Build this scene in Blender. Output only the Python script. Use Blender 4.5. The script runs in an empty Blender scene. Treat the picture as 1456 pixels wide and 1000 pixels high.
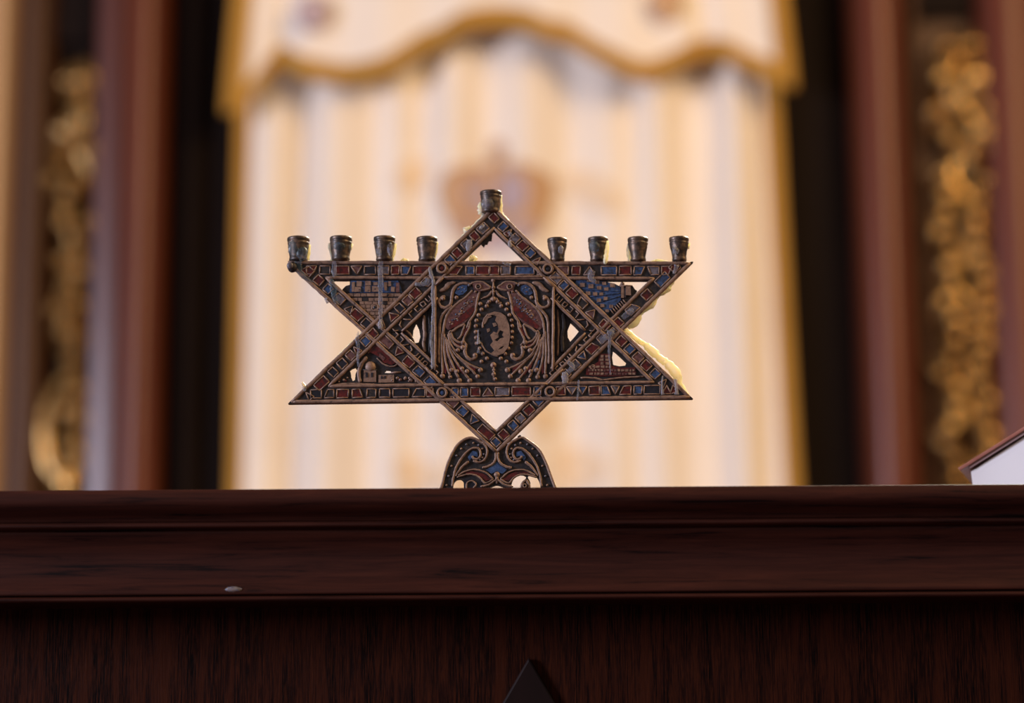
import bpy, bmesh, math, random
from mathutils import Vector, Matrix
from mathutils.geometry import tessellate_polygon

scene = bpy.context.scene
COL = scene.collection
PI = math.pi
rnd = random.Random(7)

# ------------------------------------------------------------------ camera
W, H = 1456, 1000
LENS = 85.0
FPX = LENS / 36.0 * W
PITCH = math.radians(11.0)
ROLL = math.radians(-0.38)
DIST = 1.375
ROT = Matrix.Rotation(PI / 2 + PITCH, 3, 'X') @ Matrix.Rotation(ROLL, 3, 'Z')
CAM = Vector((0, -DIST * math.cos(PITCH), 1.0))

def at(u, v, Y=0.0):
    """world point on the vertical plane y=Y that the photo shows at u, v"""
    d = ROT @ Vector(((u - W / 2) / FPX, -(v - H / 2) / FPX, -1.0))
    t = (Y - CAM.y) / d.y
    return CAM + d * t

S = DIST / FPX            # metres per photo pixel on the menorah's plane

cd = bpy.data.cameras.new('camera'); cam = bpy.data.objects.new('camera', cd); COL.objects.link(cam)
cam.matrix_world = Matrix.Translation(CAM) @ ROT.to_4x4()
cd.lens = LENS; cd.sensor_width = 36.0; cd.clip_start = 0.05; cd.clip_end = 60
cd.dof.use_dof = True; cd.dof.focus_distance = 1.36; cd.dof.aperture_fstop = 3.8
scene.camera = cam
scene.view_settings.view_transform = 'Standard'
scene.view_settings.look = 'None'
scene.view_settings.gamma = 1
scene.view_settings.use_curve_mapping = False
scene.view_settings.exposure = 0.0

# ------------------------------------------------------------------ materials
def nodes(name):
    m = bpy.data.materials.new(name); m.use_nodes = True
    nt = m.node_tree; b = nt.nodes['Principled BSDF']
    return m, nt, b

def setb(b, **k):
    for n, v in k.items():
        n = n.replace('_', ' ')
        if n in b.inputs: b.inputs[n].default_value = v

def coords(nt, scale=(1, 1, 1)):
    tc = nt.nodes.new('ShaderNodeTexCoord'); mp = nt.nodes.new('ShaderNodeMapping')
    mp.inputs['Scale'].default_value = scale
    nt.links.new(tc.outputs['Object'], mp.inputs['Vector'])
    return mp.outputs['Vector']

def noise(nt, vec, scale, detail=4, rough=0.6, dist=0.0):
    n = nt.nodes.new('ShaderNodeTexNoise')
    n.inputs['Scale'].default_value = scale; n.inputs['Detail'].default_value = detail
    n.inputs['Roughness'].default_value = rough; n.inputs['Distortion'].default_value = dist
    nt.links.new(vec, n.inputs['Vector'])
    return n.outputs['Fac']

def ramp(nt, fac, stops):
    r = nt.nodes.new('ShaderNodeValToRGB')
    el = r.color_ramp.elements
    while len(el) > 1: el.remove(el[-1])
    el[0].position = stops[0][0]; el[0].color = (*stops[0][1], 1)
    for p, c in stops[1:]:
        e = el.new(p); e.color = (*c, 1)
    nt.links.new(fac, r.inputs['Fac'])
    return r.outputs['Color']

def bump(nt, b, fac, strength, dist):
    bp = nt.nodes.new('ShaderNodeBump')
    bp.inputs['Strength'].default_value = strength; bp.inputs['Distance'].default_value = dist
    nt.links.new(fac, bp.inputs['Height']); nt.links.new(bp.outputs['Normal'], b.inputs['Normal'])

def mottled(name, stops, scale=400, rough=0.5, metal=0.0, bs=0.4, bd=0.0004, spec=0.5):
    m, nt, b = nodes(name)
    v = coords(nt)
    f = noise(nt, v, scale, 5, 0.65)
    nt.links.new(ramp(nt, f, stops), b.inputs['Base Color'])
    setb(b, Roughness=rough, Metallic=metal, Specular_IOR_Level=spec)
    bump(nt, b, noise(nt, v, scale * 1.7, 4, 0.6), bs, bd)
    return m

M = {}
M['patina'] = mottled('dark_patina', [(0.3, (0.012, 0.012, 0.015)), (0.55, (0.03, 0.024, 0.024)), (0.75, (0.075, 0.045, 0.03))], 500, 0.5, 0.3)
M['copper'] = mottled('worn_copper', [(0.28, (0.03, 0.02, 0.018)), (0.43, (0.20, 0.118, 0.082)), (0.7, (0.31, 0.19, 0.13))], 420, 0.52, 0.2)
M['red'] = mottled('red_enamel', [(0.36, (0.03, 0.012, 0.012)), (0.5, (0.085, 0.009, 0.009)), (0.62, (0.12, 0.014, 0.012)), (0.72, (0.12, 0.06, 0.045))], 500, 0.3)
M['blue'] = mottled('blue_enamel', [(0.34, (0.02, 0.022, 0.03)), (0.5, (0.03, 0.06, 0.14)), (0.66, (0.055, 0.10, 0.21)), (0.76, (0.12, 0.09, 0.08))], 500, 0.3)
M['grey'] = mottled('pale_enamel', [(0.34, (0.04, 0.035, 0.035)), (0.5, (0.12, 0.10, 0.115)), (0.75, (0.19, 0.18, 0.22))], 500, 0.35)
M['pink'] = mottled('rose_enamel', [(0.34, (0.05, 0.02, 0.02)), (0.5, (0.12, 0.05, 0.045)), (0.75, (0.17, 0.10, 0.09))], 600, 0.35)
M['black'] = mottled('black_enamel', [(0.3, (0.006, 0.006, 0.009)), (0.6, (0.014, 0.014, 0.022)), (0.8, (0.04, 0.03, 0.03))], 500, 0.35)
MEN = [M[k] for k in ('patina', 'copper', 'red', 'blue', 'grey', 'pink', 'black')]
PAT, COP, RED, BLU, GRY, PNK, BLK = range(7)

def wax_mat(name, alpha, col):
    m, nt, b = nodes(name)
    setb(b, Base_Color=(*col, 1), Roughness=0.3, Subsurface_Weight=1.0, Subsurface_Radius=(0.004, 0.003, 0.0016), Subsurface_Scale=1.0)
    if alpha < 1:
        tr = nt.nodes.new('ShaderNodeBsdfTransparent'); mx = nt.nodes.new('ShaderNodeMixShader')
        f = noise(nt, coords(nt), 260, 3, 0.6)
        mr = nt.nodes.new('ShaderNodeMapRange')
        mr.inputs['From Min'].default_value = 0.3; mr.inputs['From Max'].default_value = 0.7
        mr.inputs['To Min'].default_value = alpha - 0.2; mr.inputs['To Max'].default_value = alpha + 0.2
        nt.links.new(f, mr.inputs['Value']); nt.links.new(mr.outputs['Result'], mx.inputs['Fac'])
        nt.links.new(tr.outputs[0], mx.inputs[1]); nt.links.new(b.outputs[0], mx.inputs[2])
        nt.links.new(mx.outputs[0], nt.nodes['Material Output'].inputs['Surface'])
    else:
        tl = nt.nodes.new('ShaderNodeBsdfTranslucent'); tl.inputs['Color'].default_value = (*col, 1)
        mx = nt.nodes.new('ShaderNodeMixShader'); mx.inputs['Fac'].default_value = 0.5
        nt.links.new(b.outputs[0], mx.inputs[1]); nt.links.new(tl.outputs[0], mx.inputs[2])
        nt.links.new(mx.outputs[0], nt.nodes['Material Output'].inputs['Surface'])
    bump(nt, b, noise(nt, coords(nt), 300, 3), 0.4, 0.0005)
    return m
M['wax'] = wax_mat('candle_wax', 1.0, (0.9, 0.82, 0.62))
M['wax_thin'] = wax_mat('thin_candle_wax', 0.32, (0.26, 0.26, 0.31))
M['wax_drop'] = wax_mat('wax_drop', 0.6, (0.33, 0.30, 0.32))
M['wax_teal'] = wax_mat('teal_candle_wax', 0.32, (0.08, 0.13, 0.17))

def wood(name, axis, stops, rough=0.35, sc=60, coat=0.2, bs=0.3, bd=0.0004, flecks=None, spec=0.5):
    """grain runs along axis 'x' or 'z'"""
    m, nt, b = nodes(name)
    st = {'x': (0.05, 1, 1), 'z': (1, 1, 0.05)}[axis]
    v = coords(nt, st)
    f = noise(nt, v, sc, 8, 0.7, 0.6)
    col = ramp(nt, f, stops)
    if flecks:
        st2 = {'x': (0.03, 1, 1), 'z': (1, 1, 0.03)}[axis]
        f2 = noise(nt, coords(nt, st2), sc * 8, 3, 0.8)
        fm = ramp(nt, f2, [(0.46, (0, 0, 0)), (0.62, (1, 1, 1))])
        mx = nt.nodes.new('ShaderNodeMix'); mx.data_type = 'RGBA'
        nt.links.new(fm, mx.inputs['Factor']); nt.links.new(col, mx.inputs['A'])
        mx.inputs['B'].default_value = (*flecks, 1)
        col = mx.outputs['Result']
        bump(nt, b, f2, bs, bd)
    else:
        bump(nt, b, f, bs, bd)
    nt.links.new(col, b.inputs['Base Color'])
    setb(b, Roughness=rough, Coat_Weight=coat, Coat_Roughness=0.25, Specular_IOR_Level=spec)
    return m

M['mahog'] = wood('polished_mahogany', 'x', [(0.34, (0.007, 0.0024, 0.002)), (0.44, (0.034, 0.009, 0.0055)), (0.68, (0.06, 0.016, 0.009))], 0.45, 230, 0.0, 0.3, 0.0002, spec=0.16)
M['panel'] = wood('oak_veneer_panel', 'z', [(0.40, (0.003, 0.0016, 0.0016)), (0.5, (0.016, 0.0045, 0.003)), (0.60, (0.040, 0.0095, 0.004))], 0.5, 190, 0.0, 0.5, 0.0004, flecks=(0.055, 0.013, 0.005), spec=0.05)
M['applique'] = wood('dark_star_wood', 'z', [(0.3, (0.010, 0.005, 0.0045)), (0.7, (0.016, 0.007, 0.006))], 0.4, 60, 0.0, 0.1, 0.0001, spec=0.15)
M['pillar'] = wood('red_mahogany_pillar', 'z', [(0.3, (0.09, 0.020, 0.010)), (0.7, (0.15, 0.038, 0.016))], 0.33, 14, 0.0, 0.05, 0.0005, spec=0.28)
M['splay'] = wood('polished_splay_wood', 'z', [(0.3, (0.07, 0.016, 0.010)), (0.7, (0.10, 0.026, 0.014))], 0.36, 14, 0.22, 0.05, 0.0005, spec=0.3)
M['brownwood'] = wood('brown_panel_wood', 'z', [(0.3, (0.05, 0.018, 0.008)), (0.7, (0.085, 0.034, 0.014))], 0.42, 14, 0.0, 0.05, 0.0005, spec=0.25)
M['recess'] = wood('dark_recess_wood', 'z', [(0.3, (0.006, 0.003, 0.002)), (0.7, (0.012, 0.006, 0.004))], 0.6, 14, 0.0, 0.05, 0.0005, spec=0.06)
M['palewood'] = wood('pale_wood', 'z', [(0.3, (0.35, 0.2, 0.1)), (0.7, (0.45, 0.27, 0.15))], 0.35, 14, 0.3, 0.05, 0.0005)
M['gold'] = mottled('gilded_wood', [(0.3, (0.20, 0.09, 0.02)), (0.55, (0.42, 0.25, 0.085)), (0.8, (0.62, 0.43, 0.2))], 22, 0.27, 0.8, 0.3, 0.003)

def cloth(name, c1, c2, scale=900, sheen=0.3):
    m, nt, b = nodes(name)
    v = coords(nt)
    f = noise(nt, v, 6, 3)
    nt.links.new(ramp(nt, f, [(0.3, c1), (0.7, c2)]), b.inputs['Base Color'])
    setb(b, Roughness=0.75, Sheen_Weight=sheen, Sheen_Roughness=0.4, Specular_IOR_Level=0.2)
    bump(nt, b, noise(nt, v, scale, 2), 0.2, 0.0005)
    return m
M['satin'] = cloth('cream_satin', (0.84, 0.74, 0.62), (0.88, 0.78, 0.66))
M['goldcloth'] = cloth('gold_braid', (0.40, 0.20, 0.03), (0.48, 0.25, 0.04), 500, 0.0)
M['embroid'] = cloth('tan_embroidery', (0.50, 0.30, 0.16), (0.58, 0.36, 0.20), 300)
M['yembroid'] = cloth('yellow_embroidery', (0.80, 0.62, 0.42), (0.84, 0.66, 0.46), 300)
M['mauve'] = cloth('mauve_embroidery', (0.45, 0.33, 0.33), (0.5, 0.38, 0.38), 300)
m, nt, b = nodes('white_lacquer'); setb(b, Base_Color=(0.93, 0.90, 0.90, 1), Roughness=0.4); bump(nt, b, noise(nt, coords(nt), 60, 3), 0.1, 0.0005); M['white'] = m
M['lid'] = mottled('reddish_lid', [(0.3, (0.30, 0.10, 0.07)), (0.7, (0.42, 0.17, 0.12))], 60, 0.4)
M['lidtrim'] = mottled('lid_underside', [(0.3, (0.35, 0.22, 0.21)), (0.7, (0.45, 0.31, 0.30))], 60, 0.45)
M['carpet'] = mottled('dark_carpet', [(0.3, (0.05, 0.012, 0.012)), (0.7, (0.08, 0.02, 0.02))], 200, 0.9)
M['plaster'] = mottled('dim_plaster', [(0.3, (0.10, 0.07, 0.05)), (0.7, (0.12, 0.085, 0.06))], 20, 0.8)

# ------------------------------------------------------------------ object helpers
ORG = {}
def obj(name, bm, mats, parent=None, smooth=False):
    me = bpy.data.meshes.new(name)
    bmesh.ops.recalc_face_normals(bm, faces=bm.faces)
    o = bpy.data.objects.new(name, me); COL.objects.link(o)
    if parent is not None:
        org = ORG[parent.name]
        bmesh.ops.translate(bm, verts=bm.verts, vec=-org)
        o.parent = parent; ORG[o.name] = org
    else:
        xs = [v.co for v in bm.verts]
        org = Vector((sum(p.x for p in xs) / len(xs), sum(p.y for p in xs) / len(xs), min(p.z for p in xs)))
        bmesh.ops.translate(bm, verts=bm.verts, vec=-org)
        o.location = org; ORG[o.name] = org
    bm.to_mesh(me); bm.free()
    if not isinstance(mats, (list, tuple)): mats = [mats]
    for mm in mats: me.materials.append(mm)
    if smooth:
        for p in me.polygons: p.use_smooth = True
    return o

def tag(o, label, cat, group=None):
    o['label'] = label; o['category'] = cat
    if group: o['group'] = group
    return o

def thing(name, loc, label, cat, group=None):
    o = bpy.data.objects.new(name, None); COL.objects.link(o)
    o.location = loc; o.empty_display_size = 0.02; ORG[o.name] = Vector(loc)
    return tag(o, label, cat, group)

def struct(o): o['kind'] = 'structure'; return o

def slab3(bm, loops, y0, y1, mi=0):
    """extruded polygon with holes; loops of (x, z); y0 front, y1 back"""
    tris = tessellate_polygon([[Vector((p[0], p[1], 0)) for p in L] for L in loops])
    flat = [p for L in loops for p in L]
    fr = [bm.verts.new((p[0], y0, p[1])) for p in flat]
    bk = [bm.verts.new((p[0], y1, p[1])) for p in flat]
    for a, b_, c in tris:
        for vs in ((fr[a], fr[b_], fr[c]), (bk[c], bk[b_], bk[a])):
            try: f = bm.faces.new(vs); f.material_index = mi
            except ValueError: pass
    i = 0
    for L in loops:
        n = len(L)
        for k in range(n):
            a, b_ = i + k, i + (k + 1) % n
            try: f = bm.faces.new((fr[a], fr[b_], bk[b_], bk[a])); f.material_index = mi
            except ValueError: pass
        i += n

def P(u, v, Y=0.0):
    p = at(u, v, Y); return (p.x, p.z)

def slab(bm, pts, y0, y1, mi=0, holes=(), Y=0.0):
    slab3(bm, [[P(u, v, Y) for u, v in pts]] + [[P(u, v, Y) for u, v in h] for h in holes], y0, y1, mi)

def catmull(pts, n=6, closed=False):
    if len(pts) < 3: return list(pts)
    out = []; m_ = len(pts)
    rng = range(m_) if closed else range(m_ - 1)
    for i in rng:
        if closed: p0, p1, p2, p3 = pts[i - 1], pts[i], pts[(i + 1) % m_], pts[(i + 2) % m_]
        else: p0, p1, p2, p3 = pts[max(i - 1, 0)], pts[i], pts[i + 1], pts[min(i + 2, m_ - 1)]
        for k in range(n):
            t = k / n
            out.append(tuple(0.5 * ((2 * b_) + (c - a) * t + (2 * a - 5 * b_ + 4 * c - d) * t * t + (-a + 3 * b_ - 3 * c + d) * t ** 3)
                             for a, b_, c, d in zip(p0, p1, p2, p3)))
    if not closed: out.append(tuple(pts[-1]))
    return out

PROF = [(-1, -0.3), (-0.86, 0.6), (-0.45, 0.85), (0.45, 0.85), (0.86, 0.6), (1, -0.3)]
def ridge(bm, pts, w, h, y0, mi=COP, smooth=True, closed=False, taper=None, Y=0.0, jit=0.25):
    """raised cast line on the front face; w in px, h in metres"""
    if smooth: pts = catmull(pts, 5, closed)
    elif jit and len(pts) == 2:
        (a, b_), (c, d) = pts; n = max(2, int(math.hypot(c - a, d - b_) / 7))
        pts = [(a + (c - a) * i / n, b_ + (d - b_) * i / n) for i in range(n + 1)]
    pts = [(u + rnd.uniform(-jit, jit), v + rnd.uniform(-jit, jit)) for u, v in pts]
    q = [Vector(P(u, v, Y)) for u, v in pts]; n = len(q)
    rows = []
    for i in range(n):
        a = q[i - 1] if (i > 0 or closed) else q[i]
        c = q[(i + 1) % n] if (i < n - 1 or closed) else q[i]
        t = (c - a)
        if t.length < 1e-9: t = Vector((1, 0))
        t.normalize(); nn = Vector((-t.y, t.x))
        ww = w * 0.56 * S * (taper(i / (n - 1)) if taper else 1) * rnd.uniform(0.88, 1.12)
        if i == 0 and not closed: q[i] = q[i] - t * ww * 0.3
        if i == n - 1 and not closed: q[i] = q[i] + t * ww * 0.3
        k = 1.0
        if not closed and i in (0, n - 1): k = 0.65
        rows.append([bm.verts.new((q[i].x + nn.x * s * ww * k, y0 - hh * h, q[i].y + nn.y * s * ww * k)) for s, hh in PROF])
    m_ = len(PROF)
    rr = range(n) if closed else range(n - 1)
    for i in rr:
        A, B = rows[i], rows[(i + 1) % n]
        for j in range(m_ - 1):
            f = bm.faces.new((A[j], A[j + 1], B[j + 1], B[j])); f.material_index = mi; f.smooth = True
    if not closed:
        for R in (rows[0], rows[-1]):
            f = bm.faces.new(R); f.material_index = mi

def dot(bm, u, v, r, h, y0, mi=COP, Y=0.0, rv=None):
    x, z = P(u, v, Y); r_ = r * S; rz = (rv or r) * S; N = 10
    rings = []
    for k, (a, hh) in enumerate(((1, -0.2), (0.92, 0.45), (0.6, 0.85))):
        rings.append([bm.verts.new((x + r_ * a * math.cos(2 * PI * i / N), y0 - hh * h, z + rz * a * math.sin(2 * PI * i / N))) for i in range(N)])
    top = bm.verts.new((x, y0 - h, z))
    for k in range(2):
        for i in range(N):
            f = bm.faces.new((rings[k][i], rings[k][(i + 1) % N], rings[k + 1][(i + 1) % N], rings[k + 1][i])); f.material_index = mi; f.smooth = True
    for i in range(N):
        f = bm.faces.new((rings[2][i], rings[2][(i + 1) % N], top)); f.material_index = mi; f.smooth = True

def ring(bm, u, v, r, w, h, y0, mi=COP):
    ridge(bm, [(u + r * math.cos(a), v + r * math.sin(a)) for a in [2 * PI * i / 12 for i in range(12)]], w, h, y0, mi, smooth=False, closed=True, jit=0.1)

def lathe(bm, prof, cx, cy, z0, n=28, mi=0, wob=0.0):
    rows = []
    for r, z in prof:
        rows.append([bm.verts.new((cx + (r + rnd.uniform(-wob, wob)) * math.cos(2 * PI * i / n), cy + (r + rnd.uniform(-wob, wob)) * math.sin(2 * PI * i / n), z0 + z)) for i in range(n)])
    for a, b_ in zip(rows[:-1], rows[1:]):
        for i in range(n):
            f = bm.faces.new((a[i], a[(i + 1) % n], b_[(i + 1) % n], b_[i])); f.smooth = True; f.material_index = mi
    for R in (rows[0], rows[-1]):
        f = bm.faces.new(R); f.material_index = mi

def blob(bm, c, rx, ry, rz, mi=0, wob=0.12, seg=12, rot=None):
    g = bmesh.ops.create_uvsphere(bm, u_segments=seg, v_segments=8, radius=1)
    for v in g['verts']:
        k = 1 + rnd.uniform(-wob, wob)
        p = Vector((v.co.x * rx * k, v.co.y * ry * k, v.co.z * rz * k))
        if rot is not None: p = rot @ p
        v.co = p + Vector(c)
    for v in g['verts']:
        for f in v.link_faces: f.smooth = True; f.material_index = mi

def tube(bm, pts, rad, n=8, mi=0, flat=1.0):
    """round tube through 3-D points with a radius per point"""
    rows = []
    for i, p in enumerate(pts):
        a = pts[max(i - 1, 0)]; c = pts[min(i + 1, len(pts) - 1)]
        t = (Vector(c) - Vector(a)).normalized()
        up = Vector((0, 1, 0)) if abs(t.y) < 0.9 else Vector((1, 0, 0))
        s = t.cross(up).normalized(); w_ = s.cross(t).normalized()
        r = rad[i] if isinstance(rad, (list, tuple)) else rad
        rows.append([bm.verts.new(Vector(p) + s * r * math.cos(2 * PI * k / n) + w_ * r * flat * math.sin(2 * PI * k / n)) for k in range(n)])
    for A, B in zip(rows[:-1], rows[1:]):
        for k in range(n):
            f = bm.faces.new((A[k], A[(k + 1) % n], B[(k + 1) % n], B[k])); f.smooth = True; f.material_index = mi
    for R in (rows[0], rows[-1]):
        f = bm.faces.new(R); f.material_index = mi

def box(bm, x0, x1, y0, y1, z0, z1, mi=0):
    g = bmesh.ops.create_cube(bm, size=1)
    for v in g['verts']:
        v.co = Vector((x0 + (v.co.x + .5) * (x1 - x0), y0 + (v.co.y + .5) * (y1 - y0), z0 + (v.co.z + .5) * (z1 - z0)))
    for v in g['verts']:
        for f in v.link_faces: f.material_index = mi

def bevel(o, w, seg=2):
    md = o.modifiers.new('bevel', 'BEVEL'); md.width = w; md.segments = seg; md.limit_method = 'ANGLE'; md.angle_limit = math.radians(35)

# ================================================================== reading table
EDGE = -0.055
T = at(728, 695.0, EDGE).z            # height of the table top
table = thing('reading_table', (0, 0.2, 0), 'dark mahogany reading table with moulded edge that carries the star menorah', 'table')
def zt(v, y): return at(728, v, y).z
prof = [(693.6, -.0547), (694.6, -.0550), (697.5, -.0552), (702, -.0558), (710, -.0558), (716, -.0548), (722, -.0525), (730, -.0485), (737, -.0455), (739.5, -.0455)]
bead = [(739.5, -.0440), (740.5, -.0465), (742.5, -.0478), (745, -.0480), (747.5, -.0470), (749.5, -.0448), (751.5, -.0430)]
cove = [(751.5, -.0425), (756, -.0422), (764, -.0402), (774, -.0378), (786, -.0362), (800, -.0358), (814, -.0364), (826, -.0378), (836, -.0398), (841, -.0405), (843, -.0400), (844, -.0385)]
fillet = [(844.5, -.0370), (846, -.0395), (848.5, -.0405), (851.5, -.0400), (853.5, -.0380), (854.3, -.0340)]
XW = 0.75
def extr(name, pr, mat, yb, nseg=60):
    """moulding: profile (v, y) swept along x, closed at the back plane yb"""
    bm = bmesh.new()
    pz = [(y, zt(v, y)) for v, y in pr]
    loop = [(yb, pz[0][1])] + pz + [(yb, pz[-1][1])]
    rows = []
    for i in range(nseg + 1):
        x = -XW + 2 * XW * i / nseg
        rows.append([bm.verts.new((x, y, z)) for y, z in loop])
    n = len(loop)
    for A, B in zip(rows[:-1], rows[1:]):
        for k in range(n):
            f = bm.faces.new((A[k], A[(k + 1) % n], B[(k + 1) % n], B[k]))
            f.smooth = 0 < k < n - 2
    bm.faces.new(rows[0]); bm.faces.new(rows[-1])
    return obj(name, bm, mat, table)
YB = 0.45
o = extr('table_top', prof, M['mahog'], YB)
extr('bead_moulding', bead, M['mahog'], 0.01)
extr('cove_moulding', cove, M['mahog'], 0.01)
extr('lower_bead', fillet, M['mahog'], 0.01)
ztop_panel = zt(852, -.03)
bm = bmesh.new(); box(bm, -XW + .02, XW - .02, -0.002, 0.02, 0.0, zt(741, -.03)); obj('front_panel', bm, M['panel'], table)
for sx in (-1, 1):
    bm = bmesh.new(); x = sx * (XW - .03); box(bm, x - .012, x + .012, 0.0, YB - .02, 0.0, zt(739, 0) - .004); obj('side_panel', bm, M['mahog'], table)
# six-pointed star applied to the panel, only its top point shows
bm = bmesh.new()
cu, cv, R = 752, 1085, 150
for k in (0, 1):
    tri = [(cu + R * math.sin(2 * PI * (i / 3) + k * PI), cv - R * math.cos(2 * PI * (i / 3) + k * PI)) for i in range(3)]
    slab(bm, tri, -0.0052 + k * 0.0005, -0.0021, Y=-0.002)
o = obj('star_applique', bm, M['applique'], table); o['label'] = 'smooth dark six-pointed star on the panel'; bevel(o, 0.0012)

# small marks on the table
bm = bmesh.new()
blob(bm, at(332, 838.5, -.0400), 12 * S * .95, 0.0012, 3.6 * S, wob=0.12)
tag(obj('wax_spot', bm, M['wax_drop'], smooth=True), 'small pale wax spot low on the moulded table edge', 'wax spot')

# ================================================================== menorah
base_c = at(706, 700, 0.0)
men = thing('menorah', (base_c.x, 0.003, T), 'bronze star-shaped nine-branch menorah with red and blue enamel and wax drips', 'menorah')
TH = 0.005                     # plate thickness
A_, B_, C_ = (702.3, 293.1), (409.5, 574.0), (985.5, 567.0)
D_, E_, F_ = (404.0, 371.0), (986.0, 372.0), (706.0, 645.5)

def lineoff(p, q, d, inside):
    dx, dy = q[0] - p[0], q[1] - p[1]; L = math.hypot(dx, dy); nx, ny = -dy / L, dx / L
    if (inside[0] - p[0]) * nx + (inside[1] - p[1]) * ny < 0: nx, ny = -nx, -ny
    return (p[0] + nx * d, p[1] + ny * d), (q[0] + nx * d, q[1] + ny * d), (nx, ny)
def isect(l1, l2):
    (x1, y1), (x2, y2) = l1[:2]; (x3, y3), (x4, y4) = l2[:2]
    den = (x1 - x2) * (y3 - y4) - (y1 - y2) * (x3 - x4)
    a = x1 * y2 - y1 * x2; b_ = x3 * y4 - y3 * x4
    return ((a * (x3 - x4) - (x1 - x2) * b_) / den, (a * (y3 - y4) - (y1 - y2) * b_) / den)

def tri_at(V, widths, k):
    """triangle inset so that edge i moves in by widths[i]*k"""
    c = (sum(p[0] for p in V) / 3, sum(p[1] for p in V) / 3)
    Ls = [lineoff(V[i], V[(i + 1) % 3], widths[i] * k, c) for i in range(3)]
    return [isect(Ls[i - 1], Ls[i]) for i in range(3)]     # corner i lies between edge i-1 and edge i

UP = [A_, B_, C_]; WUP = [25, 26.5, 25]           # edges A-B, B-C, C-A
DN = [D_, F_, E_]; WDN = [25, 25, 26.5]           # edges D-F, F-E, E-D

def cell(bm, c, ang, length, half, col, y0, kind='r'):
    half += .5; length += 1.0
    ca, sa = math.cos(ang), math.sin(ang)
    def q(s, t): return (c[0] + ca * s - sa * t, c[1] + sa * s + ca * t)
    l = length / 2
    sh = {'r': [(-l, -half), (l, -half), (l, half), (-l, half)],
          't': [(-l, -half), (l, -half), (0, half)],
          'u': [(-l, half), (0, -half), (l, half)],
          'z': [(-l, half), (-l * .3, -half), (l, -half), (l, half)],
          'y': [(-l, -half), (l * .4, -half), (l, half), (-l, half)]}[kind]
    pts = [q(s + rnd.uniform(-.5, .5), t + rnd.uniform(-.3, .3)) for s, t in sh]
    slab(bm, pts, y0 - 0.00035, y0 + 0.0002, col)
    for i in range(len(pts)):
        ridge(bm, [pts[i], pts[(i + 1) % len(pts)]], 1.9, 0.00085, y0, COP, smooth=False, jit=0.15)

def star_bar(V, Wd, i, cells, dy=0.0):
    """bar along edge i of triangle V"""
    bm = bmesh.new()
    o_ = V; n_ = tri_at(V, Wd, 1.0)
    y0 = dy
    j = (i + 1) % 3
    quad = [o_[i], o_[j], n_[j], n_[i]]
    slab(bm, quad, y0, TH + dy, PAT)
    e1 = tri_at(V, Wd, 0.085); e2 = tri_at(V, Wd, 0.90)
    ridge(bm, [e1[i], e1[j]], 5.0, 0.0011, y0, COP, smooth=False)
    ridge(bm, [e2[i], e2[j]], 4.4, 0.0011, y0, COP, smooth=False)
    mid = tri_at(V, Wd, 0.495)
    (x1, y1), (x2, y2) = mid[i], mid[j]
    L = math.hypot(x2 - x1, y2 - y1); ux, uy = (x2 - x1) / L, (y2 - y1) / L
    ang = math.atan2(uy, ux)
    for cu_, cv_, ln, col, kd in cells:
        s = (cu_ - x1) * ux + (cv_ - y1) * uy
        cell(bm, (x1 + ux * s, y1 + uy * s), ang, ln, 5.4, col, y0, kd)
    if V is DN:
        xm = P(409.5, 372)[0]
        for v_ in bm.verts: v_.co.x = max(v_.co.x, xm)
    return obj('star_bar', bm, MEN, men)

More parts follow.
